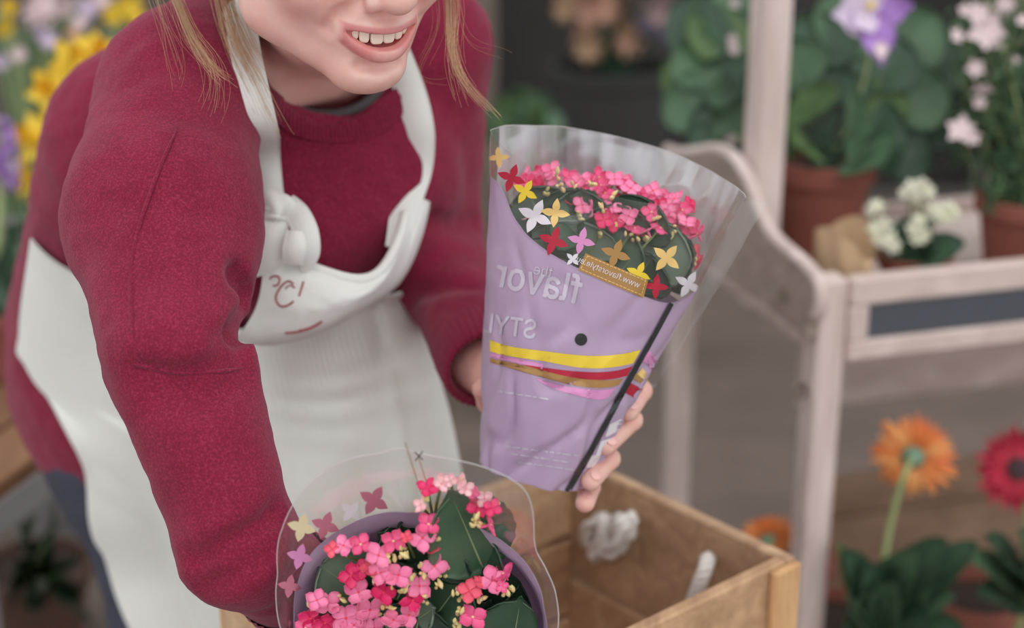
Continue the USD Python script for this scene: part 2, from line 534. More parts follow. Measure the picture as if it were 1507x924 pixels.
for (x, y), s in (((1198, 630), 1.0), ((1190, 470), 0.7)):
    o = at(x, y, 1.70 if y > 500 else 1.72)
    rel = (o - F0) @ CR
    o = K(-0.001, 0.014, rel[2]) if y > 500 else K(-0.014, 0.05, rel[2])
    t = np.linspace(-0.3, math.pi * 1.1, 18)
    pth = np.array([o + EX * (-0.004 - 0.006 * math.sin(a)) - EY * (0.010 * s * (1 - math.cos(a)) - 0.01) - np.array([0, 0, 0.008 * s * math.sin(a)]) for a in t])
    h = part('hook', tube(pth, 0.0016, 7), M_hook, ct, 'small curved metal hook', smooth=True)
    part('hook_plate', put(blob((0, 0, 0), (0.002, 0.006, 0.006)), CR, o + EY * 0.008), M_hook, h, smooth=True)
# ================================================================== the wooden crate and what it stands on
ZR = 0.75
onz = lambda px, py, z: CAM + (at(px, py, 1) - CAM) * ((z - CAMZ) / (at(px, py, 1) - CAM)[2])
QA, QB, QD = onz(845, 664, ZR), onz(1172, 818, ZR), onz(334, 908, ZR)
AX = unit(QB - QA)
AY = np.array([AX[1], -AX[0], 0])               # from the back wall towards the lens
LA, LB, ZB = np.linalg.norm(QB - QA), abs((QD - QA) @ AY) * 0.945, 0.505
CQ = np.stack([AX, AY, [0, 0, 1.0]], 1)
Q = lambda a, b, z: QA + AX * a + AY * b + np.array([0, 0, z - ZR])


def qbox(a0, a1, b0, b1, z0, z1, bev=0.002):
    return put(box((a1 - a0, b1 - b0, z1 - z0), (0, 0, 0), bev), CQ, Q((a0 + a1) / 2, (b0 + b1) / 2, (z0 + z1) / 2))


M_cr = [wood_mat(f'crate_wood_{i}', c, d, s, 0.7, 7) for i, (c, d, s) in enumerate([((206, 174, 140), (168, 132, 102), (0.8, 7, 7)), ((198, 166, 134), (154, 120, 94), (0.9, 6, 6)), ((212, 178, 142), (174, 138, 104), (7, 0.8, 7)), ((200, 164, 128), (150, 114, 86), (6, 0.9, 6))])]
M_crv = wood_mat('crate_batten_wood', (214, 172, 124), (170, 124, 84), (7, 7, 0.9), 0.7, 7)
M_rope = mat('white_cotton_rope', (226, 220, 214), 0.9, var=0.1, vscale=200, bump=0.4, bscale=800)
cr = thing('wooden_crate', 'light brown wooden crate with white rope handles, open and mostly empty', 'crate', Q(LA / 2, LB / 2, ZB))
T = 0.012
rows = [(ZB, ZB + 0.117), (ZB + 0.121, ZR)]
for i, (z0, z1) in enumerate(rows):
    part('plank', qbox(0, LA, 0, T, z0, z1), M_cr[i], cr)
    part('plank', qbox(0, LA, LB - T, LB, z0, z1), M_cr[1 - i], cr)
for i, (z0, z1) in enumerate([(ZB, ZB + 0.075), (ZB + 0.081, ZB + 0.160), (ZB + 0.166, ZR)]):
    part('plank', qbox(0, T, T, LB - T, z0, z1), M_cr[2 + i % 2], cr)
    part('plank', qbox(LA - T, LA, T, LB - T, z0, z1), M_cr[3 - i % 2], cr)
for k in range(4):
    w = (LA - 2 * T) / 4
    part('bottom_plank', qbox(T + k * w + 0.001, T + (k + 1) * w - 0.001, T, LB - T, ZB + 0.002, ZB + 0.014), M_cr[2 + k % 2], cr)
for b0, b1 in ((0.002, 0.034), (LB - 0.034, LB - 0.002)):                   # battens outside the corners
    part('corner_batten', qbox(LA, LA + 0.008, b0, b1, ZB, ZR - 0.002), M_crv, cr)
    part('corner_batten', qbox(-0.008, 0, b0, b1, ZB, ZR - 0.002), M_crv, cr)


def rope(path, r, twist=200.0, strands=3):
    P = spl(path, 60)
    s = np.r_[0, np.cumsum(np.linalg.norm(np.diff(P, axis=0), axis=1))]
    t = np.gradient(P, axis=0)
    a = unit(np.cross(t[0], [0.3, 0.2, 1]))
    ms = []
    A = []
    for k in range(len(P)):
        a = unit(a - unit(t[k]) * (a @ unit(t[k])))
        A.append(a)
    A = np.array(A)
    Bv = np.cross(t / np.linalg.norm(t, axis=1, keepdims=True), A)
    for j in range(strands):
        ph = s * twist * 2 + j * 2 * math.pi / strands
        ms.append(tube(P + (A * np.cos(ph)[:, None] + Bv * np.sin(ph)[:, None]) * r * 0.5, r * 0.58, 8))
    return cat(*ms)


def on_back(px, py, off):                       # a point on the inner face of the back wall
    p0 = Q(0, T + off, ZR)
    ray = at(px, py, 1) - CAM
    return CAM + ray * (((p0 - CAM) @ AY) / (ray @ AY))


hk = [(872, 800), (874, 772), (892, 772), (886, 800), (878, 815), (900, 798), (904, 776), (916, 770), (910, 796), (898, 812), (918, 794), (926, 764), (924, 790)]
offs = [0.012, 0.018, 0.022, 0.026, 0.018, 0.014, 0.02, 0.026, 0.028, 0.022, 0.016, 0.018, 0.02]
part('rope_knot', rope([on_back(x, y, o) for (x, y), o in zip(hk, offs)], 0.0088), M_rope, cr, 'thick knot of white rope', smooth=True)
part('rope_end', rope([on_back(1042, 822, 0.004), on_back(1036, 842, 0.022), on_back(1026, 868, 0.026), on_back(1018, 905, 0.022)], 0.0066), M_rope, cr, 'twisted end of white rope', smooth=True)
o1, o2 = on_back(897, 790, 0), on_back(1042, 822, 0)
part('rope_handle', rope([o1 + AY * 0.004, o1 - AY * 0.03, (o1 + o2) / 2 - AY * 0.055 + [0, 0, -0.03], o2 - AY * 0.03, o2 + AY * 0.006], 0.006), M_rope, cr, smooth=True)
# a low stand carries the crate
M_stand = wood_mat('stand_wood', (150, 126, 104), (120, 98, 80), (0.8, 6, 6), 0.75, 5)
stn = thing('low_table', 'low plain wooden table carrying the crate', 'table', np.r_[Q(LA / 2, LB / 2, 0)[:2], 0])
for k in range(3):
    w = (LA - 0.04) / 3
    part('table_board', qbox(0.02 + k * w + 0.001, 0.02 + (k + 1) * w - 0.001, 0.02, LB - 0.02, ZB - 0.024, ZB), M_stand, stn)
for a in (0.025, LA - 0.065):
    for b in (0.025, LB - 0.065):
        part('leg', qbox(a, a + 0.04, b, b + 0.04, 0, ZB - 0.024), M_stand, stn)
# ================================================================== the florist
CAMB = np.stack([-RT, -FW, UP], 1)              # head axes when she looks straight into the lens: x her right, y out of the face, z up
HEAD_R = CAMB @ rot('y', 12) @ rot('z', 30) @ rot('x', -32)
MENTON = np.array([0, -0.014, -0.045])
HEAD_O = at(549, 137, 1.12) - HEAD_R @ MENTON
H = lambda *p: HEAD_O + HEAD_R @ np.asarray(p, float)

M_skin = mat('skin', (232, 190, 178), 0.45, col2=(226, 176, 165), vscale=60, bump=0.08, bscale=900, tint=True, subsurface_weight=0.25, subsurface_scale=0.006, specular_ior_level=0.35)
M_tooth = mat('tooth', (236, 226, 208), 0.25)
M_sweater = usdkit.material(stage, '/World/Looks/crimson_wool', {
    'tc': ('texture_coordinate', {}),
    'n': ('noise_texture', {'scale': 620.0, 'detail': 3.0, 'roughness': 0.7}), 'n2': ('noise_texture', {'scale': 30.0, 'detail': 3.0}),
    'r': ('rgb_ramp', {'ramp': [(0.25, lin((102, 29, 49))), (0.5, lin((130, 33, 59))), (0.75, lin((158, 56, 84)))]}),
    'r2': ('rgb_ramp', {'ramp': [(0.3, (0.86, 0.86, 0.86)), (0.7, (1, 1, 1))]}),
    'm': ('mix_color', {'blend_type': 'multiply', 'fac': 1.0}),
    'b': ('bump', {'strength': 0.5, 'distance': 0.0012}),
    'p': ('principled_bsdf', {'roughness': 0.95, 'specular_ior_level': 0.1, 'sheen_weight': 0.18, 'sheen_roughness': 0.5, 'sheen_tint': (1.0, 0.7, 0.78)})},
    [('tc.object', 'n.vector'), ('tc.object', 'n2.vector'), ('n.fac', 'r.fac'), ('n2.fac', 'r2.fac'), ('r.color', 'm.a'), ('r2.color', 'm.b'), ('m.result', 'p.base_color'),
     ('n.fac', 'b.height'), ('b.normal', 'p.normal')], 'p.BSDF')
M_apron = mat('off_white_canvas', (229, 231, 226), 0.9, var=0.05, vscale=14, bump=0.25, bscale=700, specular_ior_level=0.15, sheen_weight=0.1)
M_apron_thread = mat('dark_red_thread', (164, 92, 98), 0.8)
M_denim = mat('navy_denim', (66, 68, 84), 0.9, var=0.25, vscale=300, bump=0.2, bscale=900)
M_hair = mat('dark_blonde_hair', (196, 160, 124), 0.45, col2=(164, 128, 96), vscale=25, specular_ior_level=0.5)
M_undershirt = mat('dark_grey_knit', (78, 74, 76), 0.9)
M_shoe = mat('grey_canvas_shoe', (88, 88, 92), 0.8)
M_sole = mat('white_rubber_sole', (214, 212, 206), 0.7)
M_eye = mat('eye_white', (230, 226, 220), 0.2)
M_iris = mat('eye_iris', (84, 92, 96), 0.2)

FEET = at(190, 1000, 1.72)
person = thing('person', 'blonde woman in crimson sweater and off-white apron, bending over a crate with two wrapped plants', 'person', (FEET[0], FEET[1], 0))

# joints
RS, RM, RE, RW, RC = ats((268, 136, 1.215), (240, 320, 1.15), (262, 520, 1.085), (350, 803, 1.080), (440, 864, 1.172))
LS, LE, LC = ats((638, 62, 1.38), (628, 350, 1.47), (712, 532, 1.290))
NB = at(462, 62, 1.345)
CH, WA, HI = ats((440, 250, 1.44), (335, 450, 1.60), (292, 560, 1.67))
HIPR, HIPL = ats((242, 640, 1.66), (400, 640, 1.72))

# ---- sweater
sw = Vol((-0.52, 0.88, 0.55), (0.09, 1.86, 1.36), 0.004)
chin_dir = unit(HEAD_R @ np.array([0, 1, 0]))
back_n = unit(np.cross(unit(HI - NB), RT))      # front-back axis of the trunk
sw.cone(RS, at(400, 50, 1.345), 0.0585, 0.070, 0.03)
sw.cone(at(400, 50, 1.345), LS, 0.070, 0.044, 0.03)
sw.cone(at(455, 190, 1.40), WA, 0.120, 0.150, 0.05)
sw.cone(WA, HI, 0.150, 0.172, 0.05)
sw.cone(at(215, 215, 1.40), at(150, 480, 1.62), 0.088, 0.09, 0.05)
sw.ell(at(415, 330, 1.345), (0.085, 0.075, 0.08), 0.04)
sw.ell(at(555, 290, 1.385), (0.07, 0.07, 0.08), 0.04)
sw.ell(HI + np.array([-0.005, 0.03, -0.015]), (0.187, 0.16, 0.125), 0.04)
trunk = Vol(sw.lo, sw.lo + (sw.n - 1) * sw.res, sw.res)
trunk.f = sw.f.copy()
sw.chain([RS, RM, RE], [0.0585, 0.0665, 0.049], 0.02)
sw.chain([RE, RW, RC], [0.0485, 0.0385, 0.036], 0.012)
sw.chain([LS, LE], [0.047, 0.047], 0.02)
sw.cone(LE, LC, 0.046, 0.034, 0.02)
# folds: the inner crook of the right elbow and the armpit, the ridge across the sleeve
fold = lambda pts, r, k=0.008, off=0.0: sw.chain([at(x, y, sw.hit(x, y) + off) for x, y in pts], [r] * len(pts), k, cut=True)
for pts in ([(345, 402), (372, 445), (362, 480), (330, 500)], [(205, 548), (265, 556), (330, 540), (362, 522)], [(285, 830), (340, 800), (410, 755)], [(300, 870), (360, 838), (400, 812)]):
    q = [(x, y) for x, y in pts if sw.hit(x, y)]
    fold(q, 0.0055, 0.012)
fold([(350, 405), (370, 440), (364, 476), (345, 492)], 0.009, 0.008)
sw.ell(at(378, 494, 1.12), (0.016, 0.03, 0.012), 0.008, cut=True)
for pts in ([(230, 590), (300, 590), (368, 556)], [(600, 440), (640, 420), (690, 420)], [(590, 350), (640, 330), (700, 330)]):
    q = [(x, y) for x, y in pts if sw.hit(x, y)]
    fold(q, 0.004, 0.016, -0.002)
rd, ld = unit(RC - RW), unit(LC - LE)
sw.cone(RC - rd * 0.03, RC + rd * 0.06, 0.027, 0.034, 0.003, cut=True)
sw.cone(LC - ld * 0.03, LC + ld * 0.06, 0.027, 0.034, 0.003, cut=True)
NECK_N = unit(H(0, -0.1, -0.02) - NB)
NK = at(480, 74, 1.30)
sw.cone(NK - NECK_N * 0.03, NK + NECK_N * 0.12, 0.049, 0.056, 0.006, cut=True)
sm = sw.mesh()
g = sm.vertices
# sleeve ends and hem are cut clean
keep = np.ones(len(g), bool)
nv = np.array(trimesh.Trimesh(g, sm.faces, process=False).vertex_normals)
disp = (meshkit.fbm(g * 22, 3, 3) - 0.5) * 0.007 + (meshkit.fbm(g * np.array([60, 60, 60]), 2, 9) - 0.5) * 0.0022
sm.vertices = g + nv * disp[:, None]
for c, d in ((RC, rd), (LC, ld)):
    near = np.linalg.norm(sm.vertices - c, axis=1) < 0.11
    t = (sm.vertices - c) @ d
    v = np.array(sm.vertices)
    m = near & (t > 0.012)
    v[m] -= (t[m] - 0.012)[:, None] * d
    sm.vertices = v
sweater = part('sweater', sm, M_sweater, person, 'crimson wool sweater with wide sleeves')
trunk_dir = unit(HI - WA)

# ribbed cuffs, collar, hem and seams
for c, d, r in ((RC, rd, 0.0345), (LC, ld, 0.0325)):
    ang = np.linspace(0, 2 * np.pi, 120, endpoint=False)
    R3 = frame(d)
    prof = [(-0.028, 0.0030), (-0.02, 0.0045), (0.0, 0.004), (0.011, 0.003), (0.014, 0.0), (0.011, -0.003), (-0.015, -0.003)]
    P = np.array([[c + d * s + (R3[:, 0] * math.cos(a) + R3[:, 1] * math.sin(a)) * (r + o + 0.0007 * math.sin(a * 40)) for a in ang] for s, o in prof])
    part('cuff', trimesh.Trimesh(P.reshape(-1, 3), gridfaces(len(prof), 120, True), process=False), M_sweater, sweater, smooth=True)
R3 = frame(NECK_N, UP)
ang = np.linspace(0, 2 * np.pi, 240, endpoint=False)
ci = spl([(388, 128), (410, 141), (450, 150), (500, 152), (550, 148), (585, 128), (604, 100)], 420)
co = spl([(392, 160), (412, 184), (448, 203), (500, 209), (552, 200), (590, 170), (612, 128)], 420)
COL = []
for i in range(420):
    row = []
    for j, w in enumerate(np.linspace(0, 1, 9)):
        q = ci[i] * (1 - w) + co[i] * w
        h = sw.hit(*q, 1.0, 1.5)
        row.append(h if h else np.nan)
    COL.append(row)
COL = np.array(COL)
m_ = np.isnan(COL)
COL[m_] = np.interp(np.flatnonzero(m_), np.flatnonzero(~m_), COL[~m_])
COL = gaussian_filter(COL, (8, 1.2), mode='nearest')
G = []
for i in range(420):
    rib = 0.0014 * math.sin(i / 420 * 2 * math.pi * 42)
    G.append([at(*(ci[i] * (1 - w) + co[i] * w), COL[i, j] - 0.0020 - 0.0026 * math.sin(math.pi * min(1, 0.25 + w * 0.8)) - rib * math.sin(math.pi * (0.12 + 0.8 * w))) for j, w in enumerate(np.linspace(0, 1, 9))])
part('ribbed_collar', sheet(np.array(G), 0.003), M_sweater, sweater, smooth=True)
und = np.array([[NK + NECK_N * (0.024 - 0.006 * (k - 1.5) ** 2 / 2.25) + (R3[:, 0] * math.cos(a) + R3[:, 1] * math.sin(a)) * (0.0485 + 0.0022 * k) for a in ang[::4]] for k in range(4)])
part('undershirt_collar', sheet(und, 0.0015, True), M_undershirt, person, 'dark grey shirt collar showing inside the sweater')
for pts in ([(262, 185), (238, 240), (215, 300), (197, 370), (192, 430), (196, 490), (205, 535)], [(160, 524), (205, 537), (262, 548), (318, 547), (360, 541)]):
    q = spl([at(x, y, sw.hit(x, y) - 0.0010) for x, y in pts], 60)
    q = q + FW * 0.0 - FW * ((meshkit.fbm(q * 22, 3, 3) - 0.5) * 0.007)[:, None]
    part('seam', tube(q, np.r_[np.linspace(0.0002, 0.0015, 10), np.full(40, 0.0015), np.linspace(0.0015, 0.0002, 10)], 6), M_sweater, sweater, smooth=True)

# ---- jeans and shoes
KR, KL = np.array([HIPR[0] + 0.01, HIPR[1] - 0.05, 0.47]), np.array([HIPL[0] + 0.0, HIPL[1] - 0.05, 0.47])
AR, AL = np.array([KR[0] + 0.0, KR[1] + 0.08, 0.09]), np.array([KL[0] + 0.02, KL[1] + 0.09, 0.09])
jn = Vol((-0.66, 1.30, 0.03), (-0.02, 1.98, 0.86), 0.006)
jn.cone(HIPR + [0.0, 0, 0.0], HIPL, 0.125, 0.125, 0.04)
for hp, kn, an in ((HIPR, KR, AR), (HIPL, KL, AL)):
    jn.cone(hp, kn, 0.095, 0.062, 0.03)
    jn.cone(kn, an, 0.060, 0.045, 0.02)
jm = jn.mesh()
jm.vertices = jm.vertices + np.array(jm.vertex_normals) * ((meshkit.fbm(jm.vertices * 18, 3, 5) - 0.5) * 0.012)[:, None]
part('jeans', jm, M_denim, person, 'navy denim jeans showing beside the apron', smooth=True)
for an in (AR, AL):
    s = Vol(an + [-0.08, -0.22, -0.11], an + [0.08, 0.10, 0.06], 0.004)
    s.cone(an + [0, 0.02, -0.035], an + [0, -0.13, -0.06], 0.042, 0.034, 0.02)
    s.cone(an + [0, 0.01, 0.01], an + [0, 0.0, -0.04], 0.040, 0.042, 0.02)
    s.plane(an + [0, 0, -0.085], (0, 0, -1))
    sp = part('shoe', s.mesh(), M_shoe, person, smooth=True)
    outline = Polygon([(0.043 * math.cos(a) * (1 if math.sin(a) > 0 else 0.9), -0.055 + (0.105 if math.sin(a) > 0 else 0.115) * math.sin(a)) for a in np.linspace(0, 2 * np.pi, 40, endpoint=False)])
    so = trimesh.creation.extrude_polygon(outline, 0.022, engine='earcut')
    so.apply_translation([an[0], an[1], 0.0])
    part('sole', so, M_sole, sp)

# ---- body: head and neck, hands and forearms, and the hidden trunk, one surface of skin
hv = Vol((-0.105, -0.205, -0.075), (0.105, 0.045, 0.205), 0.0014)
hv.ell((0, -0.092, 0.085), (0.073, 0.093, 0.092), 0.02)
hv.ell((0, -0.062, 0.045), (0.060, 0.056, 0.082), 0.025)
for s in (-1, 1):
    hv.cone((s * 0.047, -0.075, 0.004), (s * 0.014, -0.026, -0.027), 0.017, 0.014, 0.022)
    hv.cone((s * 0.053, -0.082, 0.045), (s * 0.047, -0.075, 0.004), 0.016, 0.016, 0.025)
    hv.ell((s * 0.036, -0.031, 0.031), (0.026, 0.022, 0.020), 0.020)       # cheek, lifted by the smile
    hv.ell((s * 0.050, -0.050, 0.052), (0.016, 0.020, 0.016), 0.02)
    hv.ell((s * 0.032, -0.024, 0.093), (0.024, 0.012, 0.010), 0.012)       # brow
    hv.ell((s * 0.033, -0.012, 0.075), (0.016, 0.012, 0.010), 0.008, cut=True)
    hv.ell((s * 0.073, -0.098, 0.052), (0.007, 0.017, 0.031), 0.004)       # ear
    hv.ell((s * 0.080, -0.094, 0.054), (0.005, 0.009, 0.018), 0.004, cut=True)
hv.ell((0, -0.0255, 0.008), (0.034, 0.026, 0.028), 0.016)
hv.ell((0, -0.022, -0.031), (0.021, 0.0165, 0.0145), 0.014)
hv.chain([(0, -0.006, 0.083), (0, 0.001, 0.062), (0, 0.0125, 0.0320)], [0.0085, 0.0085, 0.0108], 0.012)
hv.ell((0, 0.0135, 0.0300), (0.0125, 0.0115, 0.0105), 0.006)
for s in (-1, 1):
    hv.ell((s * 0.0125, 0.002, 0.0260), (0.0072, 0.0105, 0.0080), 0.005)
    hv.ell((s * 0.0065, 0.0085, 0.0180), (0.0036, 0.0060, 0.0040), 0.003, cut=True)
    # nasolabial fold
    hv.chain([(s * 0.0200, -0.002, 0.025), (s * 0.030, -0.0075, 0.015), (s * 0.0365, -0.0165, 0.003)], [0.0012, 0.0015, 0.0010], 0.010, cut=True)
ARC = lambda x, y0, z0, ky, kz: (x, y0 - ky * x * x, z0 + kz * x * x)
xs = np.linspace(-1, 1, 13)
UL = [ARC(0.0285 * t, 0.0000, 0.0052, 19, 3.0) for t in xs]
LL = [ARC(0.0275 * t, -0.0012, -0.0118, 18, 22) for t in xs]
hv.chain(UL, [0.0019 + 0.0028 * (1 - t * t) for t in xs], 0.004)
hv.chain(LL, [0.0022 + 0.0040 * (1 - t * t) for t in xs], 0.004)
MO = [ARC(0.0255 * t, 0.0035, -0.0030, 20, 11) for t in xs]
hv.chain(MO, [0.0008 + 0.0044 * (1 - t * t) ** 0.8 for t in xs], 0.0016, cut=True)
MO2 = [ARC(0.0245 * t, -0.0055, -0.0030, 20, 11) for t in xs]
hv.chain(MO2, [0.0008 + 0.0052 * (1 - t * t) ** 0.8 for t in xs], 0.002, cut=True)
hv.chain([(-0.014, -0.0085, -0.0225), (0, -0.0035, -0.0228), (0.014, -0.0085, -0.0225)], [0.002, 0.0026, 0.002], 0.008, cut=True)
hv.chain([(0, 0.0042, 0.0165), (0, 0.0052, 0.0120)], [0.0018, 0.0022], 0.004, cut=True)
inv = lambda P: (np.asarray(P) - HEAD_O) @ HEAD_R
nb = inv(NB)
hv2 = hv
hv2.cone((0, -0.100, 0.01), (0, -0.098, -0.07) if False else tuple(np.array([0, -0.1, 0.01]) + unit(nb - np.array([0, -0.1, 0.01])) * 0.09), 0.046, 0.043, 0.022)
hm = hv.mesh()
trimesh.smoothing.filter_taubin(hm, 0.5, 0.53, 8)
V = np.array(hm.vertices)


def chain_dist(P, pts):
    pts = np.asarray(pts, float)
    d = np.full(len(P), 9.0)
    for a, b in zip(pts[:-1], pts[1:]):
        t = np.clip((P - a) @ (b - a) / ((b - a) @ (b - a)), 0, 1)
        d = np.minimum(d, np.linalg.norm(P - a - t[:, None] * (b - a), axis=1))
    return d


ul, ll = chain_dist(V, UL), chain_dist(V, LL)
lipw = np.clip((0.0082 - np.minimum(ul + 0.0006, ll)) / 0.0016, 0, 1) * np.clip((0.0300 - np.abs(V[:, 0])) / 0.003, 0, 1)
lipw *= np.clip(1 - (V[:, 2] - 0.0070 - 3 * V[:, 0] ** 2) / 0.0016, 0, 1)
inside = np.clip((-0.0075 - 20 * V[:, 0] ** 2 - V[:, 1]) / 0.003, 0, 1) * (chain_dist(V, MO2) < 0.0085)
blush = np.clip(1 - np.linalg.norm((np.abs(V) - [0.040, 0, 0.030]) * [1, 0.0, 1], axis=1) / 0.03, 0, 1) * (V[:, 1] > -0.06) * 0.5 + np.clip(1 - np.linalg.norm(V - [0, 0.018, 0.034], axis=1) / 0.018, 0, 1) * 0.5
neckw = np.clip((-0.012 - V[:, 2] - 0.4 * (V[:, 1] + 0.05)) / 0.02, 0, 1)
tint = np.ones((len(V), 3))
mixc = lambda t, c, w: t * (1 - w[:, None]) + np.asarray(c) * w[:, None]
tint = mixc(tint, (0.97, 0.84, 0.84), blush)
tint = mixc(tint, (0.95, 0.95, 0.86), neckw * 0.8)
tint = mixc(tint, (0.82, 0.50, 0.56), lipw)
tint = mixc(tint, (0.35, 0.15, 0.15), inside)
hm.vertices = V @ HEAD_R.T + HEAD_O
skins, tints = [hm], [tint]


def hand(wrist, knuckles, fingers, thumb, fore, rpalm=0.011, rf=0.0082, rw=0.0225):
    """Palm, four fingers and a thumb as one smooth surface; every finger is its own chain of joints."""
    allp = np.vstack([wrist, fore, knuckles, *fingers, thumb])
    v = Vol(allp.min(0) - 0.045, allp.max(0) + 0.045, 0.0022)
    v.cone(fore, wrist, rw + 0.0035, rw, 0.01)
    for i, kn in enumerate(knuckles):
        v.cone(wrist, kn, 0.017, rpalm, 0.010)
        if i:
            v.cone(kn, knuckles[i - 1], rpalm, rpalm, 0.006)
    for kn, fg in zip(knuckles, fingers):
        pts = [kn, *fg]
        rs = np.linspace(rf + 0.0014, rf - 0.0008, len(pts))
        v.chain(pts, rs, 0.0022)
    v.chain([wrist * 0.6 + knuckles[0] * 0.4, *thumb], np.linspace(0.014, 0.0085, len(thumb) + 1), 0.004)
    return v.mesh()


def nails(fingers, normal, size=0.0052):
    out = []
    for fg in fingers:
        tip, prev = np.asarray(fg[-1]), np.asarray(fg[-2])
        y = unit(tip - prev)
        z = unit(normal - y * (normal @ y))
        R = np.stack([np.cross(y, z), y, z], 1)
        n = blob((0, 0, 0), (size * 0.85, size * 1.15, 0.0012), 2)
        out.append(put(n, R, tip + z * 0.0070 - y * 0.001))
    return cat(*out)


# left hand (on the right in the photograph), under the lilac wrapper: palm behind it, fingers closing round its right side
lw = at(736, 545, 1.285)
kn = list(ats((868, 565, 1.285), (850, 612, 1.285), (832, 655, 1.282), (815, 692, 1.278)))
fl = [list(ats((925, 553, 1.262), (944, 575, 1.232), (925, 606, 1.206))),
      list(ats((905, 600, 1.265), (930, 618, 1.232), (892, 656, 1.196))),
      list(ats((878, 655, 1.265), (897, 675, 1.228), (869, 708, 1.196))),
      list(ats((850, 700, 1.265), (868, 717, 1.235), (861, 740, 1.208)))]
th = list(ats((755, 600, 1.285), (722, 590, 1.262), (711, 572, 1.235)))
lh = hand(lw, kn, fl, th, at(690, 520, 1.33), rw=0.0262)
# right hand (lower left), holding the wrapper in the crate from its far side
rw = RC + rd * 0.022
rk = list(ats((530, 868, 1.245), (525, 890, 1.240), (518, 910, 1.233), (510, 928, 1.225)))
rf = [list(ats((570, 880, 1.245), (598, 890, 1.240), (618, 902, 1.230))), list(ats((566, 902, 1.240), (594, 910, 1.236), (616, 920, 1.226))),
      list(ats((558, 922, 1.233), (586, 930, 1.230), (608, 940, 1.220))), list(ats((548, 942, 1.225), (572, 950, 1.223), (592, 958, 1.215)))]
rt = list(ats((480, 925, 1.185), (490, 952, 1.172), (500, 970, 1.165)))
rh = hand(rw, rk, rf, rt, RC - rd * 0.05)
tr = Vol((-0.45, 1.05, 0.70), (0.06, 1.85, 1.30), 0.012)
tr.cone(NB, CH, 0.042, 0.085, 0.03)
tr.cone(CH, HI, 0.095, 0.12, 0.04)
tr.cone(RS, LS, 0.032, 0.03, 0.03)
tr.chain([RS, RE, RW, RC - rd * 0.02], [0.033, 0.03, 0.026, 0.024], 0.02)
tr.chain([LS, LE, LC - ld * 0.04], [0.033, 0.03, 0.026], 0.02)
tr.cone(NB, H(0, -0.1, -0.01), 0.042, 0.042, 0.02)
for m in (lh, rh, tr.mesh()):
    skins.append(m)
    tints.append(np.tile((1.0, 0.90, 0.88), (len(m.vertices), 1)))
bodyp = part('body', cat(*skins), M_skin, person, tint=np.vstack(tints))
part('fingernail', nails(fl, unit(CAM - fl[1][2])), mat('fingernail', (228, 176, 168), 0.3), bodyp, smooth=True, kind='stuff')

# teeth
tx = [-0.0232, -0.0185, -0.0126, -0.0044, 0.0044, 0.0126, 0.0185, 0.0232]
tw = [0.0046, 0.0060, 0.0068, 0.0086, 0.0086, 0.0068, 0.0060, 0.0046]
tb = [-0.0015, -0.0030, -0.0050, -0.0062, -0.0062, -0.0050, -0.0030, -0.0015]
for x, w, zb in zip(tx, tw, tb):
    yy = -0.0042 - 17 * x * x
    m = trimesh.creation.icosphere(3, 1.0)
    v = np.array(m.vertices)
    v = np.sign(v) * np.abs(v) ** 0.55
    m.vertices = v * [w * 0.52, 0.0024, 0.0058]
    m = put(m, rot('z', math.degrees(math.atan(-34 * x))), (x, yy, zb + 0.0055))
    part('tooth', put(m, HEAD_R, HEAD_O), M_tooth, bodyp, smooth=True)

# eyes, brows and hair above the picture's edge
for s in (-1, 1):
    e = part('eye', blob(H(s * 0.032, -0.026, 0.074), 0.0118, 3), M_eye, bodyp, smooth=True)
    part('iris', put(blob((0, 0, 0), (0.0055, 0.0015, 0.0055)), HEAD_R, H(s * 0.032, -0.0150, 0.0708)), M_iris, e, smooth=True)
    lid = trimesh.creation.icosphere(4, 0.0124)
    c_ = lid.triangles_center
    lid.update_faces((c_[:, 1] > -0.004) & ((c_[:, 2] > -0.0016 - 0.2 * np.abs(c_[:, 0])) | (c_[:, 2] < -0.0048)))
    lid.remove_unreferenced_vertices()
    part('eyelid', put(lid, HEAD_R, H(s * 0.032, -0.026, 0.074)), M_skin, e, smooth=True, tint=np.ones((len(lid.vertices), 3)))
    part('eyebrow', put(tube(spl([(s * 0.015, 0.0005, 0.0925), (s * 0.032, -0.0035, 0.099), (s * 0.048, -0.018, 0.096)], 14), np.r_[np.linspace(0.0018, 0.0026, 7), np.linspace(0.0026, 0.0006, 7)], 6), HEAD_R, HEAD_O), M_hair, bodyp, smooth=True)
cap = Vol((-0.10, -0.215, -0.02), (0.10, 0.02, 0.205), 0.004)
cap.ell((0, -0.100, 0.092), (0.083, 0.098, 0.098), 0.02)
cap.cone((0, -0.165, 0.08), (0, -0.150, 0.0), 0.055, 0.035, 0.02)
cap.ell((0, -0.012, 0.045), (0.072, 0.075, 0.092), 0.012, cut=True)
cap.ell((0, -0.07, -0.02), (0.068, 0.07, 0.06), 0.012, cut=True)
cm = cap.mesh()
cv = np.array(cm.vertices)
cm.vertices = cv + np.array(cm.vertex_normals) * (0.0016 * np.sin(np.arctan2(cv[:, 0], cv[:, 2] - 0.05) * 60))[:, None]
hair = part('hair', put(cm, HEAD_R, HEAD_O), M_hair, person, 'dark blonde hair with loose strands beside the face', smooth=True)


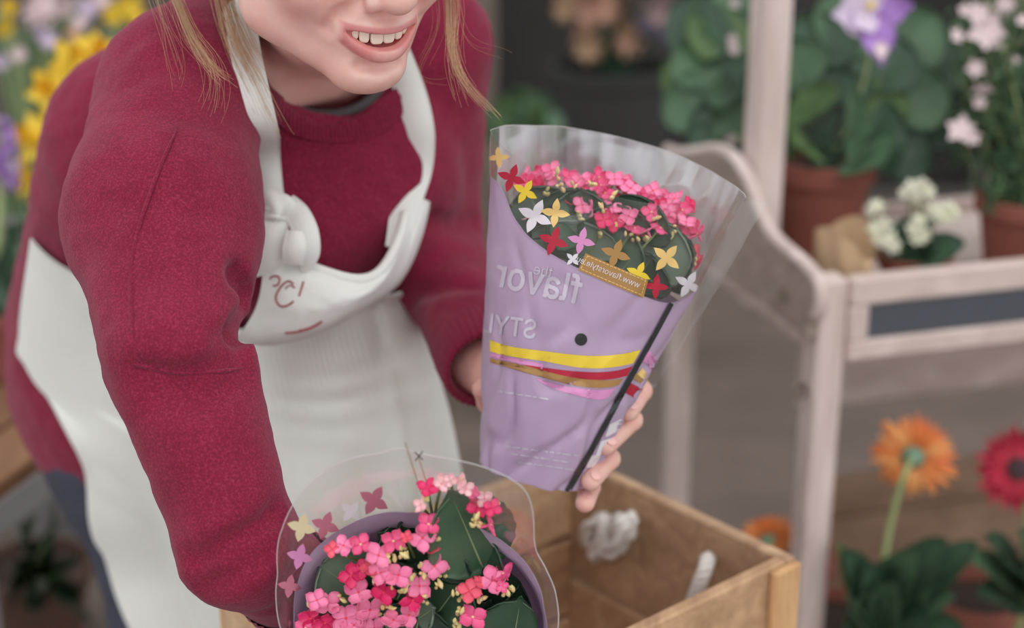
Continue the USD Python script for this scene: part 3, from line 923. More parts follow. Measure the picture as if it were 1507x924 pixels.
def lock(pts, n, r0, r1, w=0.00028, wave=0.003, seed=0):
    rng = np.random.default_rng(seed)
    base = np.asarray(pts, float)
    out, wid = [], []
    for _ in range(n):
        o = rng.normal(0, 1, (1, 3))
        k = len(base)
        sp = np.linspace(r0, r1, k)[:, None] * (o + rng.normal(0, 0.35, (k, 3)).cumsum(0) * 0.35)
        sp[0] *= 0.6
        e = rng.uniform(0.72, 1.0)
        c = spl(base + sp, 30)[: max(8, int(30 * e))]
        t = np.linspace(0, 1, len(c))[:, None]
        c = c + wave * t * np.sin(t * rng.uniform(3, 7) + rng.uniform(0, 6)) * rng.normal(0, 0.5, (1, 3))
        out.append(c)
        wid.append(np.linspace(w, w * 0.55, len(c)))
    return out, wid


hl, hw = [], []
for a in (
    (ats((235, -110, 1.20), (252, -20, 1.155), (272, 30, 1.14), (298, 80, 1.135), (330, 112, 1.135), (352, 126, 1.135)), 70, 0.0012, 0.0026, 0.0003, 0.002, 1),
    (ats((238, -90, 1.20), (262, 0, 1.15), (290, 60, 1.135), (312, 92, 1.13), (320, 130, 1.135), (310, 170, 1.14), (296, 205, 1.14)), 26, 0.0016, 0.0052, 0.00024, 0.006, 2),
    (ats((300, -100, 1.20), (325, -20, 1.17), (338, 30, 1.165), (352, 75, 1.16), (372, 112, 1.165), (395, 160, 1.17), (420, 205, 1.17)), 40, 0.0022, 0.0052, 0.00026, 0.003, 3),
    (ats((318, -80, 1.20), (332, -10, 1.175), (345, 40, 1.17), (362, 80, 1.17), (388, 130, 1.175)), 90, 0.0042, 0.0050, 0.0003, 0.002, 4),
    (ats((220, -60, 1.18), (238, 20, 1.15), (255, 70, 1.14), (268, 120, 1.14), (262, 170, 1.15)), 12, 0.003, 0.009, 0.0002, 0.01, 5),
    (ats((640, -120, 1.20), (655, -40, 1.165), (661, 20, 1.155), (664, 70, 1.15), (677, 110, 1.145), (704, 146, 1.14), (742, 188, 1.14)), 46, 0.0014, 0.0022, 0.0003, 0.002, 6),
    (ats((650, -100, 1.20), (664, -30, 1.165), (672, 30, 1.155), (670, 80, 1.15), (680, 125, 1.15), (696, 165, 1.15)), 26, 0.0018, 0.0048, 0.00024, 0.006, 7),
    (ats((634, -90, 1.2), (640, -10, 1.17), (635, 60, 1.165), (618, 110, 1.165), (640, 118, 1.165), (662, 114, 1.165)), 6, 0.0016, 0.003, 0.0002, 0.004, 8),
    (ats((655, -60, 1.18), (680, 20, 1.16), (705, 66, 1.155), (735, 76, 1.15), (768, 96, 1.15)), 3, 0.001, 0.003, 0.00016, 0.004, 9),
):
    o, w = lock(a[0], a[1], a[2], a[3], a[4], a[5], a[6])
    hl += o
    hw += w
curves('hair_strand', hl, hw, M_hair, hair, kind='stuff')

# ---- apron
def cl(rows):
    return np.array([[at(*p) for p in r] for r in rows])


SK = cl([
    [(52, 340, 1.72), (110, 395, 1.60), (200, 440, 1.48), (300, 475, 1.40), (375, 480, 1.335), (450, 470, 1.315), (520, 445, 1.335), (578, 400, 1.365)],
    [(33, 480, 1.72), (105, 520, 1.60), (200, 545, 1.50), (300, 560, 1.42), (390, 565, 1.375), (470, 560, 1.365), (550, 530, 1.375), (622, 488, 1.42)],
    [(62, 570, 1.72), (135, 610, 1.60), (225, 640, 1.51), (320, 655, 1.44), (410, 665, 1.40), (500, 660, 1.395), (580, 635, 1.41), (662, 600, 1.46)],
    [(125, 690, 1.72), (190, 715, 1.61), (270, 745, 1.53), (350, 765, 1.46), (440, 775, 1.43), (530, 770, 1.43), (610, 750, 1.45), (684, 715, 1.51)],
    [(196, 815, 1.71), (245, 850, 1.61), (325, 875, 1.55), (400, 890, 1.49), (480, 900, 1.47), (560, 890, 1.47), (640, 870, 1.50), (705, 840, 1.56)],
    [(246, 935, 1.73), (292, 970, 1.63), (370, 990, 1.58), (440, 1000, 1.53), (520, 1005, 1.51), (600, 1000, 1.52), (670, 985, 1.55), (725, 960, 1.60)],
    [(296, 1080, 1.77), (335, 1100, 1.67), (410, 1110, 1.62), (480, 1115, 1.57), (560, 1115, 1.56), (630, 1110, 1.57), (690, 1100, 1.60), (745, 1080, 1.65)]])
for i in range(4):                              # the sides lie on the sweater
    for j in range(8):
        q = pix(SK[i, j])
        h = trunk.hit(*q)
        if h and j < 4:
            SK[i, j] = at(*q, h - 0.012)
S = bigrid(SK, 150, 420)


def push_out(P, vol, gap, rounds=4, way=None):
    P = P.copy()
    e = 0.006
    for _ in range(rounds):
        q = P.reshape(-1, 3)
        d = vol.sample(q)
        gr = np.stack([vol.sample(q + np.eye(3)[k] * e) - vol.sample(q - np.eye(3)[k] * e) for k in range(3)], 1)
        gr /= np.linalg.norm(gr, axis=1, keepdims=True) + 1e-9
        gr = gr if way is None else np.broadcast_to(way, gr.shape)
        P = (q + gr * np.clip(gap - d, 0, 0.03)[:, None]).reshape(P.shape)
    return gaussian_filter(P, (1.5, 1.5, 0), mode='nearest')


uu, vv = np.meshgrid(np.linspace(0, 1, 150), np.linspace(0, 1, 420), indexing='ij')
fold_ = 0.010 * np.sin(vv * 24 + 2.5 * uu + 1.5 * np.sin(uu * 5)) * np.clip(uu * 3, 0, 1) * np.clip((vv - 0.45) * 4, 0, 1) - 0.016 * np.exp(-((vv - 0.90 + 0.10 * uu) / 0.022) ** 2) * np.clip(1 - uu * 1.3, 0, 1) + 0.010 * (meshkit.fbm(np.stack([uu * 3, vv * 5, 0 * uu], -1), 3, 4) - 0.5)
rip = 0.0011 * np.sin(vv * 420 + 3 * np.sin(uu * 9)) * np.clip(1 - np.abs(uu - 0.17) / 0.17, 0, 1) * np.clip((vv - 0.50) * 10, 0, 1) * np.clip((0.93 - vv) * 10, 0, 1)
rip += 0.0012 * np.sin(uu * 95 - vv * 14) * np.clip(1 - np.abs(uu - 0.22) / 0.14, 0, 1) * np.clip((vv - 0.5) * 5, 0, 1)
fold_ -= 0.022 * np.exp(-((uu - 0.22 - 0.35 * vv) / 0.018) ** 2) * (vv < 0.45)
S = push_out(push_out(S - FW * fold_[..., None], trunk, 0.007), jn, 0.008, 8, -FW) - FW * rip[..., None]
apron = part('apron', sheet(S, 0.0014), M_apron, person, 'off-white canvas apron with a gathered bib', smooth=True)
BB = cl([
    [(385, 350, 1.262), (415, 372, 1.258), (447, 388, 1.255), (485, 402, 1.255), (525, 411, 1.262), (556, 402, 1.272), (578, 372, 1.285), (592, 335, 1.30), (600, 286, 1.318)],
    [(388, 385, 1.258), (418, 398, 1.250), (450, 410, 1.245), (487, 421, 1.245), (525, 428, 1.253), (557, 416, 1.268), (580, 386, 1.283), (597, 342, 1.300), (606, 288, 1.318)],
    [(386, 425, 1.256), (416, 432, 1.245), (448, 440, 1.240), (485, 445, 1.242), (522, 440, 1.252), (553, 425, 1.268), (579, 397, 1.286), (601, 348, 1.302), (612, 290, 1.319)],
    [(372, 465, 1.262), (406, 468, 1.248), (442, 468, 1.243), (480, 464, 1.247), (516, 453, 1.258), (549, 435, 1.273), (580, 406, 1.291), (605, 354, 1.305), (618, 292, 1.320)],
    [(352, 494, 1.275), (394, 499, 1.262), (436, 494, 1.258), (474, 483, 1.262), (512, 465, 1.272), (547, 444, 1.286), (582, 414, 1.302), (610, 360, 1.312), (625, 294, 1.322)],
    [(362, 500, 1.315), (400, 506, 1.305), (438, 498, 1.302), (475, 486, 1.304), (512, 468, 1.312), (547, 446, 1.325), (584, 420, 1.336), (614, 366, 1.332), (632, 297, 1.326)]])
B = bigrid(BB, 60, 80)
uu, vv = np.meshgrid(np.linspace(0, 1, 60), np.linspace(0, 1, 80), indexing='ij')
B = B - FW * (0.0035 * np.sin(vv * 11 + uu * 3) * np.sin(uu * 3.1) + 0.006 * (meshkit.fbm(np.stack([uu * 3, vv * 5, 2 + 0 * uu], -1), 3, 8) - 0.5))[..., None]
bib = part('bib', sheet(B, 0.0014), M_apron, apron, smooth=True)
part('rolled_hem', tube(spl([b - FW * 0.001 for b in np.vstack([B[0, :-6:8], B[0, -6:-5]])], 50), 0.0042, 8), M_apron, bib, smooth=True)


def ribbon(pts, widths, thick=0.0016, n=60, off=0.0, wob=0.0):
    """A cloth band along points (px, py, depth); widths in pixels measured across the band."""
    P = spl(ats(*pts), n)
    W = np.interp(np.linspace(0, 1, n), np.linspace(0, 1, len(widths)), widths)
    t = np.gradient(P, axis=0)
    G = []
    for k in range(n):
        view = unit(P[k] - CAM)
        side = unit(np.cross(t[k], view))
        w = W[k] * ((P[k] - CAM) @ FW) / FPX / 2
        G.append([P[k] + side * w * s - view * (0.0035 * (1 - s * s) + wob * math.sin(k * 0.35 + s * 3)) for s in np.linspace(-1, 1, 9)])
    return sheet(np.array(G), thick)


def onsw(x, y, off, fallback):
    h = sw.hit(x, y)
    return (x, y, (h if h else fallback) - off)


ls = [(338, -60, 1.33), onsw(352, 40, 0.006, 1.27), onsw(362, 105, 0.007, 1.25), onsw(378, 170, 0.008, 1.25), onsw(390, 235, 0.008, 1.25), (398, 296, 1.262)]
part('apron_strap', ribbon(ls, [44, 48, 52, 54, 50, 40]), M_apron, apron, smooth=True)
rs_ = [(572, 40, 1.36), onsw(590, 95, 0.014, 1.33), onsw(603, 135, 0.010, 1.33), onsw(614, 190, 0.006, 1.33), (612, 240, 1.325), (600, 290, 1.318), (590, 330, 1.309), (580, 366, 1.298)]
part('apron_strap', ribbon(rs_, [40, 36, 40, 46, 50, 50, 40, 26]), M_apron, apron, smooth=True)
# the knot that shortens the left strap: a loop across, a hanging fold, a loose end
part('strap_knot', ribbon([(362, 316, 1.256), (382, 305, 1.237), (405, 303, 1.231), (425, 314, 1.243)], [34, 44, 46, 34], wob=0.0009), M_apron, apron, smooth=True)
for y0 in (296, 308, 320):
    part('knot_fold', tube(spl(ats((368, y0 + 8, 1.247), (386, y0, 1.2335), (406, y0 - 1, 1.2285), (421, y0 + 5, 1.237)), 20), np.r_[np.linspace(0.0004, 0.0022, 10), np.linspace(0.0022, 0.0004, 10)], 8), M_apron, apron, smooth=True)
part('strap_knot', ribbon([(402, 312, 1.240), (398, 345, 1.236), (396, 375, 1.240), (398, 402, 1.252)], [52, 48, 46, 40]), M_apron, apron, smooth=True)
part('strap_knot', ribbon([(424, 296, 1.246), (440, 318, 1.236), (450, 345, 1.232), (452, 372, 1.236), (440, 390, 1.246)], [22, 34, 38, 36, 24]), M_apron, apron, smooth=True)
part('strap_knot', ribbon([(436, 340, 1.230), (434, 362, 1.228), (432, 388, 1.236)], [26, 34, 30]), M_apron, apron, smooth=True)


def on_bib(x, y, off=0.0012):
    q = pix(B.reshape(-1, 3))
    i = np.argsort(((q - [x, y]) ** 2).sum(1))[:3]
    d = ((B.reshape(-1, 3)[i] - CAM) @ FW).min()
    return at(x, y, d - off)


for pts, r in (([(397, 411), (404, 406), (411, 409), (410, 417), (402, 420)], 0.0007), ([(432, 418), (424, 414), (412, 424), (406, 440), (412, 450), (422, 450), (432, 443)], 0.0008),
               ([(420, 425), (427, 420), (434, 424)], 0.0006), ([(447, 414), (444, 424), (440, 436)], 0.0008), ([(420, 490), (440, 488), (458, 482), (474, 473)], 0.0009), ([(440, 487), (456, 483), (472, 474)], 0.0011)):
    part('embroidery_stroke', tube(spl([on_bib(x, y) for x, y in pts], 26), r, 6), M_apron_thread, bib, 'dark red embroidered stroke', smooth=True)
# ================================================================== wrapped kalanchoe plants
M_lilac = leaf_mat('lilac_printed_film', (206, 183, 210), (198, 174, 203), 0.32, 0.22, 12)
M_film = film_mat('clear_film', 0.022, rough=0.06)
M_backfilm = film_mat('crinkled_film_painted_glint', 0.22, painted_glint=0.34, rough=0.16, gloss=0.10, hazecol=(0.82, 0.84, 0.88))  # bright reflection streaks are painted into the haze by stretched noise
INK = {k: mat('ink_' + k, c, 0.4) for k, c in dict(yellow=(236, 206, 66), red=(186, 44, 66), white=(226, 222, 228), pink=(222, 150, 200), gold=(176, 136, 84), cream=(240, 204, 130), black=(50, 52, 54), pale=(200, 190, 206), rose=(196, 120, 140), ivory=(232, 222, 180)).items()}
PINKS = [mat(f'petal_pink_{w}', c, 0.5, col2=d, vscale=120, subsurface_weight=0.1, subsurface_scale=0.002) for w, c, d in
         (('light', (244, 138, 176), (236, 110, 156)), ('mid', (238, 96, 146), (230, 76, 128)), ('hot', (228, 44, 108), (214, 30, 92)), ('coral', (236, 92, 112), (226, 70, 100)), ('pale', (246, 196, 196), (240, 170, 180)))]
M_eyec = mat('flower_throat', (226, 60, 80), 0.6)
M_bud = mat('bud_pale_green', (214, 214, 140), 0.5, col2=(236, 196, 150), vscale=150)
M_stem = mat('kalanchoe_stem', (120, 140, 84), 0.5)
M_kleaf = leaf_mat('kalanchoe_leaf', (78, 106, 80), (56, 86, 64), 0.30, 0.12, 30)
M_kleaf2 = leaf_mat('kalanchoe_leaf_dark', (58, 84, 64), (44, 66, 52), 0.32, 0.1, 30)
M_kleaf3 = leaf_mat('kalanchoe_leaf_grey', (122, 140, 120), (98, 120, 100), 0.42, 0.15, 30)
M_vein = mat('leaf_vein', (128, 146, 108), 0.5)
M_darkpot = mat('brown_plastic_pot', (92, 66, 56), 0.5)
M_soil = mat('potting_soil', (70, 56, 48), 0.95, var=0.5, vscale=160, bump=0.8, bscale=300)


def petal(L, W, cup=0.25, n=5, m=5, tip=0.55, thick=0.0006, ruffle=0.0):
    """One petal from the origin out along +y, face up."""
    u, v = np.linspace(0, 1, n + 2), np.linspace(-1, 1, m)
    if tip is None:                              # broad, softly pointed
        w = W * 0.5 * np.interp(u, [0, 0.12, 0.3, 0.5, 0.68, 0.84, 0.95, 1], [0.16, 0.42, 0.84, 1.0, 0.96, 0.70, 0.34, 0.08])
    else:
        w = W * np.sin(np.pi * np.clip(u, 0, 1) ** tip) ** 0.75 * 0.5
        w[0], w[-1] = W * 0.10, W * 0.10
    P = np.array([[(w[i] * b, L * u[i] * (1 - 0.10 * b * b * u[i]), cup * L * u[i] ** 2 * (0.6 + 0.4 * b * b) - 0.10 * L * (1 - b * b) * math.sin(math.pi * u[i]) + ruffle * math.sin(b * 5 + u[i] * 7)) for b in v] for i in range(n + 2)])
    return sheet(P, thick)


def kal_flower(s, cup, seed):
    rng = np.random.default_rng(seed)
    ms = []
    for k in range(4):
        a = math.radians(90 * k + rng.uniform(-8, 8))
        ms.append(put(petal(s * 0.60, s * 0.50, cup + rng.uniform(-0.14, 0.16), 8, 7, None), rot('z', math.degrees(a)), (0, 0, 0)))
    ms.append(tube(np.array([(0, 0, -s * 0.45), (0, 0, -s * 0.2), (0, 0, 0.0)]), [s * 0.05, s * 0.08, s * 0.06], 6))
    return cat(*ms)


def kal_leaf(L, W, scal=7, bend=0.25, cup=0.12, n=18, m=11, thick=0.0016):
    """A scalloped oval leaf from the origin along +y."""
    u, v = np.linspace(0, 1, n), np.linspace(-1, 1, m)
    w = W / 2 * (np.sin(np.pi * np.clip(u, 0, 1) ** 0.86) ** 0.52)
    w[0] = W * 0.06
    w = w * (1 + 0.07 * np.abs(np.sin(u * np.pi * scal)) * (u > 0.2))
    w[-1] = W * 0.05
    P = np.array([[(w[i] * b, L * u[i], -bend * L * u[i] ** 2 + cup * W * b * b - 0.02 * W * math.exp(-(b / 0.16) ** 2)) for b in v] for i in range(n)])
    return sheet(P, thick), P[:, m // 2]


def add_leaf(parent, base, tip, W, face, mat_, bend=0.2, cup=0.12, vein=True, name='leaf', scal=7):
    """A leaf from base to tip, its upper face towards face."""
    base, tip = np.asarray(base), np.asarray(tip)
    y = unit(tip - base)
    z = unit(np.asarray(face) - y * (np.asarray(face) @ y))
    R = np.stack([np.cross(y, z), y, z], 1)
    L = np.linalg.norm(tip - base)
    m, mid = kal_leaf(L, W, scal, bend, cup)
    v = lambda q: q + np.c_[0 * q[:, 1], 0 * q[:, 1], bend * q[:, 1]]       # keep the tip on the line
    mm = m.copy()
    mm.vertices = v(np.array(m.vertices))
    p = part(name, put(mm, R, base), mat_, parent, smooth=True)
    if vein:
        part('midrib', put(tube(v(mid + [0, 0, 0.0004]), np.linspace(0.0011, 0.0004, len(mid)), 5), R, base), M_vein, p, smooth=True)
    return p


# ------------------------------------------------------------------ cone-shaped wrappers
class Cone:
    def __init__(s, b0, b1, ex0, ex1, toward, ry0, ry1, wrinkle, seed):
        s.b0, s.b1, s.r0, s.r1 = np.asarray(b0), np.asarray(b1), np.linalg.norm(ex0), np.linalg.norm(ex1)
        s.e0, s.e1 = unit(ex0), unit(ex1)
        s.ax = s.b1 - s.b0
        s.tw, s.ry0, s.ry1, s.wr, s.seed = np.asarray(toward), ry0, ry1, wrinkle, seed
        s.lens = s.flare = 0.0

    def S(s, th, t, off=0.0):
        th, t = np.broadcast_arrays(np.asarray(th, float), np.asarray(t, float))
        T = t[..., None]
        e = s.e0 * (1 - T) + s.e1 * T
        e = e / np.linalg.norm(e, axis=-1, keepdims=True)
        f = np.cross(e, unit(s.ax))
        f = f * np.where((f @ s.tw) > 0, 1, -1)[..., None]
        f = f / np.linalg.norm(f, axis=-1, keepdims=True)
        rx = s.r0 + (s.r1 - s.r0) * t + s.flare * np.clip(t - 1, 0, 1)
        ry = s.ry0 + (s.ry1 - s.ry0) * t + s.flare * np.clip(t - 1, 0, 1)
        n3 = np.stack([np.cos(th) * 2.2, np.sin(th) * 2.2, t * 3.0], -1)
        a = meshkit.fbm(n3, 3, s.seed) - 0.5
        n4 = np.stack([np.cos(th) * 2.0 + t * 2.5, np.sin(th) * 2.0, t * 4.5 - np.cos(th) * 1.5], -1)
        ridge = np.abs(meshkit.noise(n4 + 5, s.seed + 3) - 0.5)
        w = s.wr * (a * 1.1 - 1.7 * np.clip(0.13 - ridge, 0, 1) * 2 * (0.35 + 0.65 * np.clip(1.5 - 2 * t, 0, 1))) * (0.4 + 0.6 * np.abs(np.sin(th)))
        cx = np.sign(np.cos(th)) * np.abs(np.cos(th)) ** 0.9
        r = off + w
        return s.b0 + T * s.ax + e * ((rx + r) * cx)[..., None] + f * ((ry + r) * np.sign(np.sin(th)) * np.abs(np.sin(th)) ** (1 + s.lens * np.clip(t, 0, 1)))[..., None]

    def keep_in(s, V):
        a = s.ax / (s.ax @ s.ax)
        t = np.clip((V - s.b0) @ a, 0.004, 1.6)
        c = s.b0 + t[:, None] * s.ax
        e = s.e0 * (1 - t[:, None]) + s.e1 * t[:, None]
        e /= np.linalg.norm(e, axis=1, keepdims=True)
        f = np.cross(e, unit(s.ax))
        d = V - c
        fl = s.flare * np.clip(t - 1, 0, 1)
        x, y = (d * e).sum(1) / (s.r0 + (s.r1 - s.r0) * t + fl), (d * f).sum(1) / (s.ry0 + (s.ry1 - s.ry0) * t + fl)
        rho = np.sqrt(np.abs(x) ** 2.1 + np.abs(y) ** (2 / (1 + s.lens * np.clip(t, 0, 1))))
        lm = 0.86 + (0.03 + 0.40 * np.clip((t - 0.94) / 0.06, 0, 1) if s.flare else 0)
        k = np.where(rho > lm, (lm + 0.07 * np.tanh((rho - lm) / 0.12)) / np.maximum(rho, 1e-6), 1)
        return c + d * k[:, None]

    def mapper(s, th0=0.03, th1=math.pi - 0.03, t1=1.0):
        th, t = np.meshgrid(np.linspace(th0, th1, 120), np.linspace(0, t1, 120), indexing='ij')
        q = pix(s.S(th, t))
        s.th_i = LinearNDInterpolator(q.reshape(-1, 2), np.stack([th, t], -1).reshape(-1, 2))

    def at_px(s, P):
        return s.th_i(np.asarray(P, float))


def printed(cone, poly, mat_, parent, name, off=0.0006, maxedge=6.0, label=None, kind=None, meshes=None):
    """Flat print: a 2-D outline (or triangles) laid onto the wrapper."""
    if meshes is None:
        polys = poly if isinstance(poly, list) else [poly]
        meshes = []
        for q in polys:
            q = q if isinstance(q, Polygon) else Polygon(q)
            v, f = trimesh.creation.triangulate_polygon(q.segmentize(maxedge), engine='earcut')
            meshes.append((v, f))
    vs, fs, n = [], [], 0
    for v, f in meshes:
        v3 = np.c_[v, np.zeros(len(v))] if v.shape[1] == 2 else v
        v3, f = trimesh.remesh.subdivide_to_size(v3, f, maxedge, max_iter=12)
        vs.append(v3[:, :2])
        fs.append(f + n)
        n += len(v3)
    v, f = np.vstack(vs), np.vstack(fs)
    tt = cone.at_px(v)
    ok = ~np.isnan(tt).any(1)
    f = f[ok[f].all(1)]
    if not len(f):
        return None
    tt = np.nan_to_num(tt)
    m = trimesh.Trimesh(cone.S(tt[:, 0], tt[:, 1], off), f, process=False)
    m.update_faces(m.edges_unique_length[m.faces_unique_edges].max(1) < 0.02)
    m.remove_unreferenced_vertices()
    return part(name, m, mat_, parent, label, smooth=True, kind=kind)


def fourpetal(c, r, ang, w=0.34):
    """Four-petalled printed flower as a shapely outline in pixels."""
    out = []
    for k in range(4):
        a = math.radians(ang + 90 * k)
        t = np.linspace(0, 1, 12)
        prof = np.sin(np.pi * t ** 0.8) * w * r * 0.75
        x = np.r_[t * r, (t * r)[::-1]]
        y = np.r_[prof, -prof[::-1]]
        out.append(Polygon(np.c_[c[0] + x * math.cos(a) - y * math.sin(a), c[1] + x * math.sin(a) + y * math.cos(a)]).buffer(0))
    u = shapely.union_all(out + [shapely.Point(c).buffer(r * 0.12)])
    return list(u.geoms) if hasattr(u, 'geoms') else [u]


def mirrored_text(txt, x, y, h, ang, sx=1.0, bold=False):
    """Lettering as the photograph shows it: reversed left to right; (x, y) is the right-hand end of the baseline, pixels."""
    m = meshkit.text_mesh(txt, h, 0.1, bold)
    v, f = np.array(m.vertices), np.array(m.faces)
    top = v[:, 2] > 0.05
    f = f[top[f].all(1)]
    a = math.radians(ang)
    X, Y = -v[:, 0] * sx, -v[:, 1]
    return np.c_[x + X * math.cos(a) - Y * math.sin(a), y + X * math.sin(a) + Y * math.cos(a)], f


def smoothline(pts, n=40):
    return spl(np.array(pts, float), n)


# ------------------------------------------------------------------ the held plant
D0, D1 = 1.225, 1.150
hc = Cone(at(788, 688, D0), at(911, 240, D1), (at(872, 700, D0) - at(706, 660, D0)) / 2, (at(1098, 288, D1) - at(722, 190, D1)) / 2,
          CAM - at(850, 460, 1.2), 0.036, 0.066, 0.0085, 21)
hc.lens = 0.55
hc.mapper()
hsl = thing('flower_sleeve', 'lilac and clear printed plastic sleeve held up in the woman\'s hand', 'flower sleeve', hc.b0, 'lilac flower sleeves')
# lilac print reaches this line (pixels) on the front, and a matching height behind
edge_px = smoothline([(724, 262), (738, 275), (752, 312), (778, 348), (815, 376), (862, 400), (915, 424), (958, 440), (985, 446), (1012, 436), (1036, 414)], 60)
et = hc.at_px(edge_px)
ok = ~np.isnan(et).any(1)
eth, ett = et[ok, 0], et[ok, 1]
o = np.argsort(eth)
eth, ett = eth[o], ett[o]
NT = 150
TH = np.linspace(-math.pi, math.pi, NT, endpoint=False)
lim = np.where(TH > 0, np.interp(np.clip(TH, eth[0], eth[-1]), eth, ett), 0.62)
for w in range(3):
    lim = (np.roll(lim, 1) + lim + np.roll(lim, -1)) / 3
U = np.linspace(0.0, 1, 70)
P = hc.S(TH[None, :], lim[None, :] * U[:, None])
part('lilac_panel', sheet(P, 0.0005, True), M_lilac, hsl, 'opaque lilac lower part of the sleeve', smooth=True)
top = 0.985 + 0.035 * np.clip(np.sin(TH), -1, 0) * -1 - 0.02 * np.clip(np.sin(TH), 0, 1) + 0.012 * np.abs(np.cos(TH)) ** 8
P = hc.S(TH[None, :], lim[None, :] * (1 - U[:, None]) + top[None, :] * U[:, None])
front = (TH > -0.35) | (TH < -math.pi + 0.35)
idx = np.nonzero(front)[0]
idx = np.r_[idx[TH[idx] > -0.36], idx[TH[idx] < -0.36]]
part('clear_panel', sheet(P[:, idx], 0.0003), M_film, hsl, 'clear film upper part of the sleeve', smooth=True)
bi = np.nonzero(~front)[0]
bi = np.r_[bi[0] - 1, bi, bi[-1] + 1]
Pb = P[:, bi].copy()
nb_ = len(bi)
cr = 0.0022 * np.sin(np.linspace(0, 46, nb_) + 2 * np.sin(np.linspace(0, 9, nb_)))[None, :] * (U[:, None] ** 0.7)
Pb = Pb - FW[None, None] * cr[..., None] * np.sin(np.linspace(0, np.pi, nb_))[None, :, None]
part('rear_panel', sheet(Pb, 0.0003), M_backfilm, hsl, 'crinkled shiny rear film with painted reflection streaks', smooth=True)
rim = P[-1][TH < 0.05]
part('film_rim', tube(rim, 0.0003, 5, False), film_mat('film_edge', 0.5, rough=0.2), hsl, smooth=True)
# corner gusset: the sleeve's flat seam running down the right side
gus = np.array([[hc.S(0.0, t) + hc.e1 * w * (0.006 + 0.010 * t) for w in np.linspace(0, 1, 4)] for t in np.linspace(0.35, 1.0, 30)])
part('side_weld', sheet(gus, 0.0003), M_film, hsl, smooth=True)

line = smoothline([(986, 445), (962, 490), (925, 556), (880, 640), (850, 694), (833, 722)], 50)
w = np.interp(np.linspace(0, 1, 50), [0, 0.5, 1], [3.2, 4.0, 4.2])
nrm = np.gradient(line, axis=0)
nrm = np.c_[-nrm[:, 1], nrm[:, 0]] / np.linalg.norm(nrm, axis=1, keepdims=True)
printed(hc, Polygon(np.r_[line + nrm * w[:, None], (line - nrm * w[:, None])[::-1]]), INK['black'], hsl, 'dark_ribbon', 0.0016, label='dark ribbon down the sleeve\'s right side')


def band(up_, dn, m_, off):
    a, b = smoothline(up_), smoothline(dn)
    printed(hc, Polygon(np.r_[a, b[::-1]]), m_, hsl, 'printed_stripe', off)


band([(722, 500), (750, 509), (800, 516), (850, 522), (900, 522), (942, 514)], [(722, 517), (750, 524), (800, 531), (850, 540), (900, 540), (931, 534)], INK['yellow'], 0.0007)
band([(770, 536), (820, 543), (870, 547), (905, 545), (930, 538)], [(775, 538), (820, 550), (870, 558), (900, 557), (922, 552)], INK['red'], 0.0008)
band([(722, 527), (760, 535), (810, 546), (860, 556), (890, 559), (917, 556)], [(722, 533), (760, 544), (810, 558), (860, 569), (890, 570), (910, 566)], INK['gold'], 0.0007)
band([(790, 556), (820, 565), (860, 572), (885, 573), (905, 570)], [(790, 558), (820, 573), (860, 584), (885, 587), (897, 582)], INK['pink'], 0.0007)
band([(722, 519), (760, 527), (800, 535)], [(722, 525), (760, 534), (800, 543)], INK['pink'], 0.0007)
for pts, c in (([(950, 512), (960, 520), (969, 540), (960, 552), (952, 535), (944, 530)], 'pink'), ([(944, 541), (957, 556), (953, 562), (936, 550)], 'cream'), ([(936, 548), (948, 562), (944, 566), (930, 556)], 'gold'), ([(925, 562), (945, 572), (934, 586), (917, 576)], 'red')):
    printed(hc, Polygon(pts).buffer(0), INK[c], hsl, 'printed_stripe', 0.0008)
for pts in ([(898, 625), (912, 618), (906, 632), (892, 640)], [(885, 650), (898, 646), (894, 662), (878, 668)], [(868, 672), (880, 670), (874, 684), (864, 686)]):
    printed(hc, Polygon(pts).buffer(2), INK['white'], hsl, 'printed_mark', 0.0008)
printed(hc, shapely.Point(855, 499).buffer(9.0), INK['black'], hsl, 'punched_hole', 0.0008, label='round dark hole in the sleeve')
DEC = [((754, 262), 22, 20, 'red'), ((774, 282), 20, 30, 'yellow'), ((788, 318), 27, 25, 'white'), ((818, 313), 22, 8, 'cream'), ((815, 354), 23, 20, 'red'), ((856, 354), 21, 15, 'pink'), ((906, 373), 23, 20, 'gold'),
       ((980, 379), 24, 40, 'cream'), ((939, 402), 19, 25, 'yellow'), ((965, 421), 19, 5, 'red'), ((1012, 418), 22, 30, 'white'), ((843, 381), 12, 45, 'white'), ((735, 232), 16, 85, 'cream')]
for c, r, a, col in DEC:
    printed(hc, fourpetal(c, r, a), INK[col], hsl, 'printed_flower', 0.0007 if col != 'white' else 0.0006)
printed(hc, Polygon([(862, 372), (953, 412), (946, 438), (851, 397)]), INK['gold'], hsl, 'printed_tag', 0.0009, label='brown printed tag with a web address')
q = np.array([(865, 376), (949, 412), (943, 433), (855, 395)], float)
ring = Polygon(q).exterior
printed(hc, [substring(ring, k, k + 3.4).buffer(0.55) for k in range(0, int(ring.length), 6)], INK['cream'], hsl, 'printed_dashes', 0.0011, kind='stuff')
printed(hc, None, INK['white'], hsl, 'printed_lettering', 0.0012, 3.0, meshes=[mirrored_text('www.flavorstyle.eu', 939, 423, 8.5, 23.5, 0.93)])
printed(hc, None, INK['pale'], hsl, 'printed_lettering', 0.0009, 5.0, meshes=[mirrored_text('flavor', 852, 446, 40, 12, 0.84, True)])
printed(hc, None, INK['pale'], hsl, 'printed_lettering', 0.0009, 5.0, meshes=[mirrored_text('the', 812, 408, 15, 12, 0.9)])
printed(hc, None, INK['pale'], hsl, 'printed_lettering', 0.0009, 5.0, meshes=[mirrored_text('STYLE', 790, 498, 27, 7, 0.86, True)])
r_ = random.Random(3)
words = []
